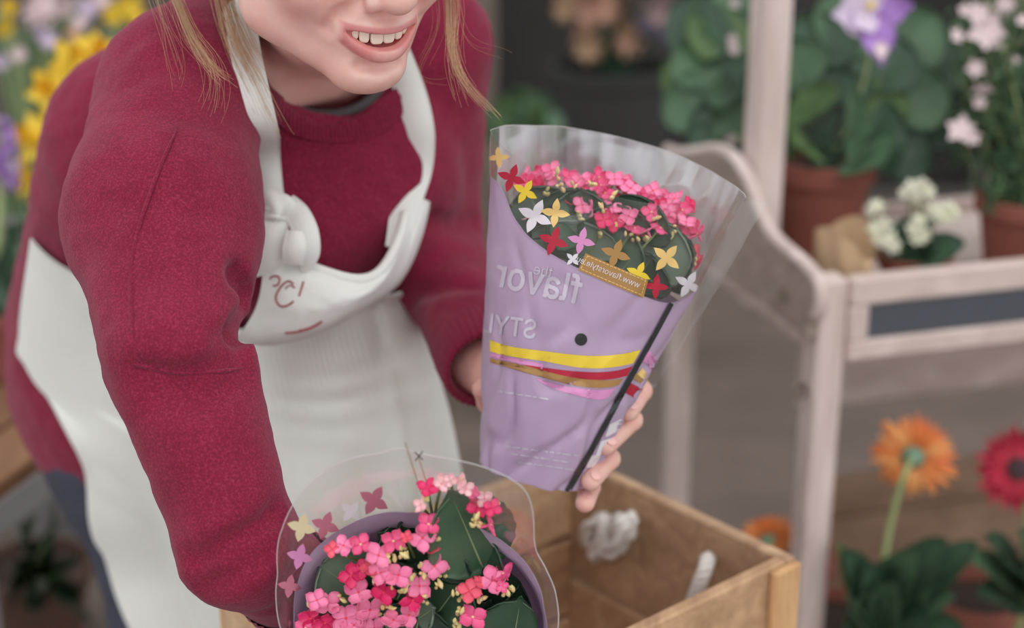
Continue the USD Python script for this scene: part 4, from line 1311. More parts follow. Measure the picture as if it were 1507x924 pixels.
for x0, x1, y0, sl in ((745, 850, 655, 0.13), (755, 838, 666, 0.15), (762, 842, 678, 0.14), (735, 795, 574, 0.16)):
    x = x0
    while x < x1:
        L = r_.uniform(6, 15)
        yy = y0 + (x - x0) * sl
        words.append(Polygon([(x, yy), (x + L, yy + L * sl), (x + L, yy + L * sl + 2.6), (x, yy + 2.6)]))
        x += L + 2.5
printed(hc, words, INK['pale'], hsl, 'printed_small_print', 0.0008, label='pale lines of small print', kind='stuff')


def kalanchoe(name, label, potbase, potaxis, potr, poth, origin):
    t = thing(name, label, 'potted plant', potbase, 'wrapped pink kalanchoes')
    R = frame(potaxis, (0, 1, 0.01))
    prof = [(0.0, 0.0), (potr * 0.74, 0.0), (potr * 0.76, 0.002), (potr * 0.97, poth * 0.88), (potr * 1.05, poth * 0.88), (potr * 1.06, poth), (potr * 0.98, poth), (potr * 0.95, poth * 0.86), (0, poth * 0.86)]
    part('pot', put(lathe(prof), R, potbase), M_darkpot, t)
    so = lathe([(0, poth * 0.865), (potr * 0.93, poth * 0.865), (potr * 0.93, poth * 0.88), (0, poth * 0.91)], 24)
    part('soil', put(so, R, potbase), M_soil, t)
    for k, o_ in enumerate(origin):
        pass
    return t


def flower_at(t, px, py, d, size_px, shade, root, seed, tilt=None, lift=0.35):
    rng = np.random.default_rng(seed)
    o = at(px, py, d)
    n = unit(unit(CAM - o) * 0.75 + np.array([0, 0, lift]) + rng.normal(0, 0.36, 3)) if tilt is None else unit(tilt)
    s = size_px * d / FPX
    R = frame(n, rng.normal(0, 1, 3))
    p = part('flower', put(kal_flower(s, 0.10 + rng.uniform(-0.1, 0.2), seed), R, o), PINKS[shade], t, smooth=True)
    part('throat', put(blob((0, 0, s * 0.01), (s * 0.055, s * 0.055, s * 0.03), 1), R, o), M_eyec if shade != 1 else MATS['bud_pale_green'], p, smooth=True)
    return o


def stems(t, pts, root, spread=0.012, seed=1, r=0.0013):
    rng = np.random.default_rng(seed)
    ms = []
    for o in pts:
        mid = o * 0.45 + root * 0.55 + rng.normal(0, spread * 0.4, 3) + np.array([0, 0, 0.01])
        ms.append(tube(spl([root + rng.normal(0, spread, 3) * [1, 1, 0.2], mid, o - unit(o - mid) * 0.002], 10), np.linspace(r * 1.5, r * 0.7, 10), 6))
    part('flower_stems', cat(*ms), M_stem, t, smooth=True, kind='stuff')


def buds(t, pts, d, seed=2):
    rng = np.random.default_rng(seed)
    ms = []
    for px, py in pts:
        for _ in range(rng.integers(2, 5)):
            o = at(px + rng.normal(0, 3.6), py + rng.normal(0, 3.6), d(px, py) + rng.normal(0, 0.003) + 0.002)
            n = unit(unit(CAM - o) + rng.normal(0, 0.6, 3) + [0, 0, 0.6])
            s = rng.uniform(0.0011, 0.0019)
            ms.append(put(lathe([(0, -s * 2), (s * 0.7, -s), (s, 0), (s * 0.7, s * 1.2), (s * 0.25, s * 2.2), (0, s * 2.4)], 7), frame(n), o))
    part('flower_buds', cat(*ms), M_bud, t, 'pale green and cream buds', smooth=True, kind='stuff')


CLAMP[0] = hc
pb = hc.b0 + hc.ax * 0.03
hp = kalanchoe('kalanchoe_plant', 'pink-flowering potted kalanchoe inside the upright lilac sleeve held in hand', pb, hc.ax, 0.033, 0.075, [])
hroot = hc.b0 + unit(hc.ax) * 0.085
z2 = lambda x, y: (680 + x * 0.2922, 160 + y * 0.2922)
dh = lambda px, py: 1.165 + 0.00035 * (462 - py) * -0.05 + 0.030 * ((px - 880) / 160) ** 2 * 0.3
HF = [(300, 330, 0), (380, 370, 0), (375, 330, 1), (450, 310, 0), (455, 345, 0), (540, 350, 1), (575, 375, 0), (620, 355, 0), (690, 345, 1), (700, 385, 1), (770, 355, 0), (820, 375, 0), (850, 400, 0), (720, 425, 1), (640, 440, 0), (605, 485, 0), (640, 505, 0), (670, 475, 1),
      (715, 560, 2), (760, 575, 2), (800, 530, 0), (840, 540, 0), (870, 600, 1), (880, 625, 2), (930, 610, 0), (890, 440, 1), (930, 470, 1), (955, 520, 1), (990, 530, 0), (1035, 515, 0), (1000, 600, 1), (1130, 570, 0), (1150, 600, 1), (1185, 630, 1), (1160, 720, 3), (1215, 760, 1), (1230, 785, 2), (270, 505, 2), (540, 460, 1), (330, 520, 4), (560, 470, 3), (1020, 560, 1), (760, 500, 0), (690, 420, 0), (1165, 760, 4)]
pts = []
for k, (x, y, sh) in enumerate(HF):
    px, py = z2(x, y)
    d = 1.155 + 0.0003 * max(0, 330 - py) + 0.012 * abs(px - 890) / 150 + (k % 3) * 0.004
    pts.append(flower_at(hp, px, py, d, 29, sh, hroot, 300 + k, lift=0.7))
rq = np.random.default_rng(77)
for k in range(26):
    px, py = z2(rq.uniform(290, 1180), 0)
    py = 262 + 0.16 * (px - 770) + rq.uniform(-8, 34) - 10 * math.sin((px - 770) / 260 * math.pi)
    pts.append(flower_at(hp, px, py, 1.182 + rq.uniform(-0.008, 0.01), 27, int(rq.integers(0, 3)), hroot, 900 + k, lift=0.8))
stems(hp, pts[::2], hroot, seed=4, r=0.0011)
buds(hp, [z2(x, y) for x, y in [(500, 390), (660, 395), (700, 640), (790, 600), (830, 630), (930, 655), (990, 560), (700, 500), (560, 400), (1060, 620), (880, 660), (420, 420), (1180, 790), (760, 460), (590, 540), (480, 345)]], lambda x, y: 1.160, 5)
for b, tp, W, m_, fdir in (((560, 760), (600, 560), 0.062, M_kleaf3, 0), ((700, 800), (860, 620), 0.055, M_kleaf, 0), ((900, 830), (1080, 600), 0.06, M_kleaf3, 0), ((420, 640), (330, 400), 0.05, M_kleaf2, 0), ((860, 900), (960, 740), 0.05, M_kleaf2, 0),
                           ((640, 640), (460, 480), 0.05, M_kleaf, 0), ((760, 700), (770, 480), 0.05, M_kleaf2, 0), ((1000, 800), (1160, 680), 0.045, M_kleaf2, 0), ((560, 600), (590, 400), 0.05, M_kleaf2, 0), ((860, 640), (980, 480), 0.05, M_kleaf2, 0), ((1040, 900), (1120, 760), 0.04, M_kleaf, 0)):
    bp, tpp = z2(*b), z2(*tp)
    add_leaf(hp, at(bp[0], bp[1], 1.175), at(tpp[0], tpp[1], 1.168), W, unit(CAM - at(*bp, 1.2)) + [0, 0, 0.5], m_, 0.18, 0.10)

CLAMP[0] = None
# ------------------------------------------------------------------ the plant in the crate
E0, E1 = 1.30, 1.075
fb0, fb1 = np.array([-0.035, 1.14, 0.738]), at(615, 925, 1.045)
fc = Cone(fb0, fb1, (at(728, 960, 1.2) - at(570, 952, 1.2)) / 2, (at(806, 940, 1.045) - at(424, 907, 1.045)) / 2, np.array([0, -0.3, -1.0]), 0.038, 0.064, 0.0040, 33)
fc.flare = 0.13
fsl = thing('flower_sleeve', "lower lilac and clear plastic sleeve tipped open over the crate's near corner", 'flower sleeve', fc.b0, 'lilac flower sleeves')
TH = np.linspace(-math.pi, math.pi, 160, endpoint=False)
s_, c_ = np.sin(TH), np.cos(TH)
lim = 0.97 + 0.09 * np.clip(-s_, 0, 1) - 0.04 * np.clip(s_, 0, 1)
fl_p = np.clip((-TH - math.radians(44)) / math.radians(20), 0, 1)
fl_p = fl_p * fl_p * (3 - 2 * fl_p) * np.clip((math.pi + TH - math.radians(22)) / math.radians(50), 0, 1) * (TH < 0)
for w in range(2):
    fl_p = (np.roll(fl_p, 1) + 2 * fl_p + np.roll(fl_p, -1)) / 4
top = lim + 0.06 + fl_p * (0.17 - 0.03 * np.clip(-c_, 0, 1)) - 0.04 * np.clip(s_, 0, 1) + 0.02 * np.exp(-((TH + 1.63) / 0.05) ** 2)
U = np.linspace(0, 1, 50)
P = fc.S(TH[None, :], lim[None, :] * U[:, None])
part('lilac_panel', sheet(P, 0.0005, True), M_lilac, fsl, 'opaque lilac lower part of the sleeve', smooth=True)
P = fc.S(TH[None, :], lim[None, :] * (1 - U[:, None]) + top[None, :] * U[:, None])
part('clear_panel', sheet(P, 0.0003, True), M_film, fsl, 'clear film collar of the sleeve', smooth=True)
part('film_rim', tube(np.vstack([P[-1], P[-1][:1]]), 0.0004, 5, False), MATS['film_edge'], fsl, smooth=True)
fc.mapper(-math.pi + 0.02, -0.02, 1.5)
for c, r, a, col in [((550, 735), 24, 30, 'rose'), ((516, 752), 17, 40, 'white'), ((478, 772), 22, 20, 'rose'), ((443, 775), 22, 15, 'ivory'), ((440, 818), 20, 15, 'pink'), ((425, 862), 18, 10, 'rose')]:
    printed(fc, fourpetal(c, r, a, 0.42), INK[col], fsl, 'printed_flower', -0.0006)
for a, b in (((597, 650), (619, 722)), ((616, 672), (627, 706))):
    printed(fc, shapely.LineString([a, b]).buffer(0.7), INK['gold'], fsl, 'printed_line', -0.0006)
for a, b in (((611, 664), (622, 675)), ((622, 663), (612, 676))):
    printed(fc, shapely.LineString([a, b]).buffer(0.8), INK['black'], fsl, 'printed_cross', -0.0006)

CLAMP[0] = fc
fp = kalanchoe('kalanchoe_plant', 'pink-flowering potted kalanchoe in the lower sleeve, tipped over the crate', fc.b0 + unit(fc.ax) * 0.008, fc.ax, 0.032, 0.075, [])
froot = fc.b0 + unit(fc.ax) * 0.085
z4 = lambda x, y: (380 + x * 0.329, 620 + y * 0.329)
df = lambda px, py: 1.008 + 0.00019 * (py - 720) + 0.00010 * abs(px - 590)
FF = [(330, 572, 3, 60), (382, 555, 0, 88), (458, 550, 1, 84), (605, 535, 1, 92), (662, 520, 3, 50), (735, 522, 0, 104), (762, 460, 1, 90), (775, 572, 3, 62), (537, 600, 0, 100), (505, 655, 3, 84), (415, 690, 2, 92), (462, 660, 2, 74), (547, 677, 0, 90), (628, 688, 0, 104), (790, 647, 0, 104), (722, 735, 0, 98), (560, 765, 2, 104), (448, 765, 0, 108),
      (500, 845, 0, 112), (312, 812, 0, 100), (262, 800, 0, 84), (235, 882, 2, 96), (300, 902, 2, 92), (392, 880, 0, 118), (605, 890, 0, 104), (675, 868, 0, 104), (692, 800, 2, 96), (428, 912, 0, 90), (945, 758, 3, 90), (985, 718, 3, 56), (1047, 712, 0, 108), (1096, 680, 1, 88), (960, 875, 1, 108), (758, 296, 2, 80), (818, 280, 4, 70), (985, 375, 2, 90), (1048, 385, 2, 70), (1040, 462, 1, 96), (962, 322, 1, 50),
      (1012, 345, 4, 64), (212, 925, 1, 84), (908, 268, 4, 60), (728, 372, 4, 60), (520, 925, 0, 90), (1090, 740, 1, 50), (930, 300, 4, 60), (860, 262, 4, 50)]
pts = []
for k, (x, y, sh, sz) in enumerate(FF):
    px, py = z4(x, y)
    pts.append(flower_at(fp, px, py, df(px, py) - 0.010 + (k % 4) * 0.0025, sz * 0.329 * 1.14, sh, froot, 500 + k))
stems(fp, pts, froot, seed=6)
buds(fp, [z4(x, y) for x, y in [(600, 600), (640, 610), (575, 625), (660, 578), (800, 490), (805, 540), (720, 645), (738, 678), (812, 705), (838, 690), (605, 752), (642, 750), (590, 828), (558, 820), (742, 808), (762, 792), (885, 770), (897, 800), (902, 850), (880, 890), (888, 918), (1110, 745), (1098, 762), (965, 455), (992, 465), (975, 432), (645, 565), (385, 800), (240, 830), (520, 705), (650, 740), (880, 262), (1075, 385), (745, 340), (540, 700), (985, 790), (800, 730), (545, 870), (700, 690)]], lambda x, y: df(x, y) - 0.006, 8)
cv_ = lambda o: unit(CAM - o)
for b, tp, W, m_, dd, sc, bend in (((1005, 655), (855, 312), 0.072, M_kleaf, 0.004, 7, 0.1), ((925, 650), (1045, 500), 0.062, M_kleaf2, 0.018, 6, 0.1), ((1140, 1010), (1175, 785), 0.062, M_kleaf, 0.010, 6, 0.25), ((440, 760), (270, 640), 0.066, M_kleaf3, 0.022, 6, 0.15), ((800, 860), (930, 690), 0.060, M_kleaf, 0.020, 6, 0.1),
                                  ((660, 600), (540, 500), 0.050, M_kleaf2, 0.030, 6, 0.1), ((720, 560), (640, 430), 0.046, M_kleaf2, 0.034, 6, 0.1), ((780, 680), (840, 510), 0.060, M_kleaf2, 0.020, 6, 0.1), ((720, 880), (790, 835), 0.026, M_kleaf3, 0.006, 5, 0.1), ((860, 980), (905, 860), 0.050, M_kleaf2, 0.024, 6, 0.1), ((1060, 860), (1200, 700), 0.070, M_kleaf2, 0.030, 6, 0.1),
                                  ((620, 800), (700, 640), 0.055, M_kleaf2, 0.028, 6, 0.1), ((600, 960), (480, 760), 0.070, M_kleaf2, 0.034, 6, 0.1), ((420, 980), (330, 850), 0.06, M_kleaf, 0.03, 6, 0.1), ((700, 960), (740, 800), 0.06, M_kleaf2, 0.03, 6, 0.1), ((980, 960), (1040, 800), 0.06, M_kleaf2, 0.03, 6, 0.1), ((560, 780), (580, 620), 0.06, M_kleaf2, 0.036, 6, 0.1), ((860, 620), (960, 520), 0.07, M_kleaf2, 0.040, 6, 0.1), ((320, 950), (230, 850), 0.05, M_kleaf, 0.03, 6, 0.1)):
    bp, tpp = z4(*b), z4(*tp)
    o1, o2 = at(*bp, df(*bp) + dd + 0.012), at(*tpp, df(*tpp) + dd)
    add_leaf(fp, o1, o2, W * 0.80, cv_(o1) + [0, 0, 0.3], m_, bend, 0.10, scal=sc)
CLAMP[0] = None
# ================================================================== plants on the cart and around
M_leafA = leaf_mat('broad_leaf_green', (98, 130, 96), (70, 102, 74), 0.5, 0.25, 14)
M_leafB = leaf_mat('bright_leaf_green', (112, 140, 88), (84, 114, 70), 0.5, 0.3, 14)
M_leafC = leaf_mat('dark_leaf_green', (68, 98, 72), (52, 78, 60), 0.45, 0.2, 14)
M_fine = leaf_mat('fine_foliage_green', (92, 124, 86), (62, 92, 64), 0.5, 0.3, 30)
M_terra = mat('terracotta_pot', (142, 82, 68), 0.8, var=0.18, vscale=8, bump=0.2, bscale=200)
M_kraft = mat('kraft_paper', (206, 176, 140), 0.8, var=0.1, vscale=18)
M_orange = [mat(f'gerbera_orange_{i}', c, 0.6, col2=d, vscale=60, subsurface_weight=0.1, subsurface_scale=0.003) for i, (c, d) in enumerate([((240, 150, 84), (226, 120, 60)), ((244, 170, 104), (232, 140, 76)), ((236, 132, 70), (214, 104, 52))])]
M_red = [mat(f'gerbera_red_{i}', c, 0.6, col2=d, vscale=60) for i, (c, d) in enumerate([((190, 40, 66), (168, 30, 56)), ((206, 52, 80), (180, 38, 66))])]
M_gstem = mat('pale_green_stem', (158, 174, 118), 0.55, var=0.1, vscale=20)
M_calyx = mat('grey_green_calyx', (112, 142, 118), 0.6)
M_gdark = mat('dark_flower_disc', (72, 54, 58), 0.9, bump=0.6, bscale=500)
M_daff = [mat(f'daffodil_yellow_{i}', c, 0.55, col2=d, vscale=30, subsurface_weight=0.1, subsurface_scale=0.004) for i, (c, d) in enumerate([((242, 214, 74), (232, 196, 50)), ((236, 190, 44), (224, 170, 30))])]
M_whitefl = mat('white_petal', (230, 214, 214), 0.6, col2=(220, 196, 200), vscale=60)
M_cream = mat('cream_green_petal', (250, 248, 238), 0.6, col2=(238, 240, 212), vscale=60)
M_violet = mat('violet_petal', (178, 138, 206), 0.55, col2=(156, 112, 190), vscale=40)
M_lilacfl = mat('pale_lilac_petal', (226, 212, 228), 0.6, col2=(212, 194, 220), vscale=40)


def pot(name_parent, base, r, h, m, rim=True, label=None):
    prof = [(0, 0), (r * 0.72, 0), (r * 0.74, 0.003), (r * 0.95, h * 0.80), (r * 1.04, h * 0.80), (r * 1.06, h * 0.82), (r * 1.06, h * 0.985), (r * 1.03, h), (r * 0.96, h), (r * 0.93, h * 0.84), (0, h * 0.84)]
    base = np.asarray(base) + [0, 0, 0.001]
    part('pot', put(lathe(prof, 32), np.eye(3), base), m, name_parent, label)
    part('soil', put(lathe([(0, h * 0.845), (r * 0.92, h * 0.845), (r * 0.92, h * 0.87), (r * 0.5, h * 0.90), (0, h * 0.89)], 24), np.eye(3), base), M_soil, name_parent)


def leafy(t, centre, radius, n, L, W, mats_, seed, root, squash=(1, 1, 1), droop=0.3, scal=5, face_cam=0.5, zmin=-0.3):
    rng = np.random.default_rng(seed)
    for k in range(n):
        while True:
            d = rng.normal(0, 1, 3)
            d /= np.linalg.norm(d)
            if d[2] > zmin and d @ unit(CAM - centre) > -0.5:
                break
        tip = np.asarray(centre) + d * radius * np.asarray(squash) * rng.uniform(0.65, 1.0)
        dirn = unit(unit(tip - root) + rng.normal(0, 0.45, 3) + np.array([0, 0, -droop]) + d * 0.4)
        l = L * rng.uniform(0.75, 1.2)
        base = tip - dirn * l
        p = add_leaf(t, base, tip, W * rng.uniform(0.8, 1.15), unit(CAM - tip) * face_cam + np.array([0, 0, 0.7]) + rng.normal(0, 0.35, 3), mats_[rng.integers(len(mats_))], rng.uniform(0.05, 0.3), rng.uniform(0.02, 0.14), vein=False, scal=scal)
        part('leaf_stalk', tube(spl([root + rng.normal(0, 0.008, 3) * [1, 1, 0], (root + base) / 2 + [0, 0, 0.02], base + dirn * 0.004], 8), 0.0018, 5), M_gstem, t, smooth=True)


# ---- broad-leaved pot with the violet and white flower
pa = at(1206, 345, 2.04)
pa = np.array([pa[0], pa[1], 0.762])
pv = (pa - F0) @ CR
t = thing('potted_cape_primrose', 'broad-leaved plant with a violet and white flower in a terracotta pot behind the cart\'s post', 'potted plant', pa)
pot(t, pa, 0.060, 0.132, M_terra)
root = pa + [0, 0, 0.120]
rng = np.random.default_rng(11)
for k, (bx, by, tx_, ty_, W, m_, dd) in enumerate([(1205, 225, 1150, 60, .085, M_leafA, 0), (1215, 215, 1230, 100, .09, M_leafC, .03), (1200, 230, 1140, 180, .08, M_leafA, -.02), (1215, 220, 1285, 180, .10, M_leafA, -.05), (1225, 225, 1340, 200, .09, M_leafC, -.03), (1210, 210, 1195, 20, .09, M_leafC, .04),
                                                  (1215, 205, 1330, 60, .09, M_leafC, .03), (1220, 215, 1390, 120, .085, M_leafA, .02), (1205, 228, 1165, 215, .07, M_leafB, -.04), (1215, 200, 1260, -20, .09, M_leafA, .05), (1200, 215, 1110, 90, .08, M_leafC, .05), (1225, 230, 1300, 245, .08, M_leafA, -.06), (1210, 215, 1180, 130, .08, M_leafB, -.01),
                                                  (1230, 215, 1420, 60, .09, M_leafC, .06), (1225, 210, 1375, 20, .08, M_leafA, .05), (1230, 228, 1370, 230, .08, M_leafC, .03), (1240, 228, 1330, 140, .08, M_leafB, .01), (1225, 210, 1300, 10, .09, M_leafC, .07), (1235, 225, 1430, 180, .07, M_leafC, .07)]):
    tp = at(tx_, ty_, 1.98 + dd)
    bs = root * 0.45 + tp * 0.55 + [0, 0, 0.01]
    add_leaf(t, bs, tp, W, unit(CAM - tp) * 0.7 + [0, 0, 0.5] + rng.normal(0, 0.2, 3), m_, 0.2, 0.1, vein=True, scal=9)
    part('leaf_stalk', tube(spl([root + rng.normal(0, 0.01, 3) * [1, 1, 0], (root + bs) / 2 + [0, 0, 0.012], bs + (tp - bs) * 0.05], 8), 0.0024, 5), M_leafC, t, smooth=True)
fo = at(1288, 18, 1.90)
part('flower_stalk', tube(spl([root, (root + fo) / 2 + [0.02, 0, 0.03], fo + UP * 0.01 + FW * 0.01], 12), 0.0022, 6), M_gstem, t, smooth=True)
fl_h = None
for (x, y, L, W, m_) in [(1226, 22, .050, .054, M_lilacfl), (1250, -34, .046, .054, M_lilacfl), (1326, -30, .046, .05, M_violet), (1342, 8, .042, .038, M_violet), (1298, 94, .056, .040, M_violet), (1254, 40, .034, .036, M_lilacfl)]:
    tip = at(x, y, 1.885)
    y_ = unit(tip - fo)
    z_ = unit((CAM - fo) - y_ * ((CAM - fo) @ y_))
    part('petal', put(petal(np.linalg.norm(tip - fo) * 1.08, W, 0.15, 8, 9, 0.75, 0.0008, 0.0012), np.stack([np.cross(y_, z_), y_, z_], 1), fo), m_, t, smooth=True)
part('petal', put(petal(0.022, 0.016, 0.1, 6, 5), np.stack([-RT, UP * -1, -FW], 1) @ np.diag([1, 1, 1.0]), at(1297, 62, 1.88)), M_whitefl, t, 'white tip of the lower petal', smooth=True)
part('flower_throat', blob(at(1282, 8, 1.886), 0.006), mat('yellow_throat', (220, 200, 120), 0.6), t, smooth=True)

# ---- fine-leaved plant with small white flowers, right
pb2 = at(1506, 395, 1.98)
pb2 = np.array([pb2[0], pb2[1], 0.762])
t = thing('potted_white_bush', 'fine-leaved green bush with small white flowers in a terracotta pot at the right edge', 'potted plant', pb2)
pot(t, pb2, 0.062, 0.105, M_terra)
root = pb2 + [0, 0, 0.095]
rng = np.random.default_rng(23)
ms, st = [], []
for k in range(90):
    px_, py_ = rng.uniform(1405, 1570), rng.uniform(-60, 285)
    if px_ < 1440 and py_ > 230:
        py_ -= 80
    tip = at(px_, py_, rng.uniform(1.90, 2.06))
    path = spl([root + rng.normal(0, 0.012, 3) * [1, 1, 0], root * 0.4 + tip * 0.6 + rng.normal(0, 0.015, 3), tip], 16)
    st.append(tube(path, np.linspace(0.0016, 0.0006, 16), 5))
    for q in range(46):
        o = path[rng.integers(4, 16)] + rng.normal(0, 0.006, 3)
        d = unit(rng.normal(0, 1, 3) + [0, 0, 0.4])
        l, w_ = rng.uniform(0.016, 0.028), rng.uniform(0.004, 0.007)
        n_ = unit(np.cross(d, rng.normal(0, 1, 3)))
        s_2 = np.cross(d, n_)
        v = np.array([o, o + d * l * .45 + s_2 * w_ / 2, o + d * l, o + d * l * .45 - s_2 * w_ / 2, o + d * l * .45 + n_ * w_ * .22, o + d * l * .45 - n_ * w_ * .1])
        ms.append(trimesh.Trimesh(v, [[0, 1, 4], [1, 2, 4], [2, 3, 4], [3, 0, 4], [1, 0, 5], [2, 1, 5], [3, 2, 5], [0, 3, 5]], process=False))
part('stem', cat(*st), M_gstem, t, smooth=True, kind='stuff')
part('foliage', cat(*ms), M_fine, t, kind='stuff')


def rosette(parent, o, s, m_, seed, npet=5, name='flower', layers=1):
    rng = np.random.default_rng(seed)
    ms = []
    R = frame(unit(unit(CAM - o) + rng.normal(0, 0.3, 3)), rng.normal(0, 1, 3))
    for l in range(layers):
        for k in range(npet):
            ms.append(put(petal(s * 0.5 * (1 - 0.28 * l), s * 0.44 * (1 - 0.2 * l), 0.15 + 0.5 * l, 4, 5), rot('z', 360 / npet * k + 37 * l), (0, 0, 0.03 * s * l)))
    part(name, put(cat(*ms), R, o), m_, parent, smooth=True)


for k, (x, y, s) in enumerate([(1452, 44, 62), (1440, 20, 40), (1436, 100, 30), (1446, 130, 34), (1442, 150, 24), (1414, 190, 46), (1432, 202, 26), (1480, 6, 34), (1408, 52, 26), (1506, 30, 24), (1470, 60, 30), (1494, 90, 18), (1420, 14, 22)]):
    d = 1.87 if x < 1470 else 1.90
    rosette(t, at(x, y, d), s * d / FPX, M_whitefl, 60 + k)

# ---- small white double-flowered plant by the front rail
pc = at(1350, 402, 1.85)
pc = np.array([pc[0], pc[1], 0.762]) + EY * 0.008
t = thing('potted_white_kalanchoe', 'small plant with cream-white double flowers in a low brown pot on the cart', 'potted plant', pc)
pot(t, pc, 0.040, 0.070, mat('red_brown_pot', (140, 84, 68), 0.7))
root = pc + [0, 0, 0.06]
cl_pts = []
for k, (x, y, s) in enumerate([(1340, 276, 26), (1356, 272, 26), (1348, 286, 24), (1366, 282, 22), (1330, 284, 18), (1290, 304, 24), (1282, 310, 16), (1300, 332, 28), (1288, 336, 24), (1306, 352, 32), (1294, 350, 24), (1314, 362, 24), (1352, 326, 26), (1344, 336, 24), (1358, 346, 26), (1350, 352, 24), (1380, 312, 30), (1392, 318, 26), (1402, 312, 24), (1372, 308, 20), (1396, 304, 18)]):
    d = 1.80
    rosette(t, at(x, y, d), s * d / FPX * 1.1, M_cream, 90 + k, 6, layers=3)
    cl_pts.append(at(x, y, d))
stems(t, cl_pts, root, seed=3)
for b, tp, W, m_ in (((1310, 380), (1250, 330), .045, M_leafC), ((1320, 385), (1260, 350), .04, M_leafA), ((1340, 385), (1420, 360), .05, M_leafC), ((1330, 380), (1330, 320), .05, M_leafC), ((1340, 385), (1390, 385), .04, M_leafA), ((1310, 385), (1290, 375), .04, M_leafC), ((1350, 380), (1370, 330), .045, M_leafC), ((1345, 385), (1400, 372), .045, M_leafA)):
    tip = at(*tp, 1.80 if tp[0] > 1295 else 1.86)
    add_leaf(t, at(*b, 1.83 if tp[0] > 1295 else 1.88), tip, W, unit(CAM - tip) * 0.5 + [0, 0, 0.8], m_, 0.15, 0.08, vein=False)
# kraft paper collar beside it
kp = at(1262, 400, 1.77)
kp = np.array([kp[0], kp[1], 0.762]) + EY * 0.026 + EX * 0.014
t = thing('kraft_paper_wrap', 'crumpled brown kraft paper wrap standing on the cart beside the small white plant', 'paper wrap', kp)
a = np.linspace(-0.4, 4.9, 60)
Pk = np.array([[kp + EX * (0.022 * math.cos(b) * (1 + 0.25 * z)) + EY * (0.030 + 0.045 * math.sin(b) * (1 + 0.2 * z)) + np.array([0, 0, z * (0.098 + 0.014 * math.sin(b * 2 + 1)) + 0.002]) + EX * 0.002 * math.sin(b * 7 + z * 4) for b in a] for z in np.linspace(0, 1, 14)])
part('paper', sheet(Pk, 0.0008), M_kraft, t, smooth=True)
part('soil', put(lathe([(0, 0.001), (0.013, 0.001), (0.014, 0.03), (0, 0.034)], 16), np.eye(3), kp + EY * 0.03), M_soil, t)

# ---- leafy plant on the cart left of the post
pd = K(0.115, 0.33, 0)
pd = at(1040, 238, 2.10)
pd = np.array([K(0.105, 0.34, 0)[0], K(0.105, 0.34, 0)[1], 0.762])
t = thing('leafy_plant', 'round-leaved green plant left of the cart\'s upright post', 'potted plant', pd)
pot(t, pd, 0.05, 0.10, M_terra)
root = pd + [0, 0, 0.09]
for k, (tx_, ty_, W, m_, dd) in enumerate([(985, 130, .10, M_leafA, 0), (1010, 60, .10, M_leafA, .03), (1060, 20, .09, M_leafC, .05), (1075, 110, .10, M_leafA, 0), (1020, 170, .10, M_leafC, -.02), (1050, 180, .09, M_leafA, -.03), (1030, 222, .065, M_leafB, -.01), (985, 90, .08, M_leafB, .04), (1080, 60, .08, M_leafC, .05), (1035, 100, .10, M_leafC, .01), (1000, 0, .08, M_leafC, .06), (1075, -20, .09, M_leafA, .06), (1090, 150, .08, M_leafC, .02), (1030, 10, .08, M_leafB, .05), (1060, 140, .09, M_leafA, -.01)]):
    tp = at(tx_, ty_, 2.10 + dd)
    bs = root * 0.42 + tp * 0.58 + [0, 0, 0.012]
    if k == 6:
        bs = at(1045, 185, 2.12)
    add_leaf(t, bs, tp, W, unit(CAM - tp) * 0.8 + [0, 0, 0.4] + np.random.default_rng(k).normal(0, 0.2, 3), m_, 0.2, 0.1, vein=True, scal=6)
    part('leaf_stalk', tube(spl([root, (root + bs) / 2 + [0, 0, 0.012], bs + (tp - bs) * 0.05], 8), 0.0024, 5), M_gstem, t, smooth=True)
for k, (x, y) in enumerate([(1078, 58), (1080, 72), (1076, 205), (1082, 4)]):
    rosette(t, at(x, y, 2.02), 0.016, M_whitefl, 130 + k)


# ---- gerberas
def gerbera(name, label, head, normal, R_, mats_, foot, potc, seed, npet=26, back=False, disc=M_gdark, bend=(0, 0, 0)):
    base = np.array([potc[0], potc[1], 0.232])
    t = thing(name, label, 'flower', base, 'gerberas on the lower shelf')
    pot(t, base, 0.062, 0.13, M_terra)
    rng = np.random.default_rng(seed)
    Rm = frame(normal, (0, 0, 1))
    for l, (nn, rr, zz) in enumerate(((npet, 1.0, 0.0), (npet - 6, 0.80, 0.002))):
        for k in range(nn):
            a_ = 360 / nn * k + rng.uniform(-4, 4) + 5 * l
            pm = petal(R_ * rr * rng.uniform(0.90, 1.06) - 0.2 * R_, R_ * 0.27, 0.10 + rng.uniform(-0.06, 0.10), 5, 5, 0.72, 0.0008)
            pm.vertices = pm.vertices + [0, 0.20 * R_, zz]
            part('petal', put(pm, Rm @ rot('z', a_), head), mats_[rng.integers(len(mats_))], t, smooth=True)
    part('flower_disc', put(lathe([(0, -0.002), (R_ * 0.24, 0.0), (R_ * 0.26, 0.003), (R_ * 0.15, 0.006), (0, 0.005)], 24), Rm, head + Rm[:, 2] * 0.002), disc, t, smooth=True)
    part('calyx', put(lathe([(0, -R_ * 0.26), (R_ * 0.10, -R_ * 0.24), (R_ * 0.24, -R_ * 0.10), (R_ * 0.29, 0.0), (0, 0.0)], 20), Rm, head), M_calyx, t, smooth=True)
    top_ = head - Rm[:, 2] * R_ * 0.22
    foot = np.asarray(foot)
    soil = np.array([foot[0], foot[1], 0.232 + 0.112])
    pth = spl([soil * 0.8 + np.array([base[0], base[1], 0.344]) * 0.2, foot, (foot + top_) / 2 + np.asarray(bend), top_ - Rm[:, 2] * 0.012, top_], 30)
    part('flower_stalk', tube(pth, np.linspace(0.0042, 0.0032, 30), 10), M_gstem, t, smooth=True)
    return t, base


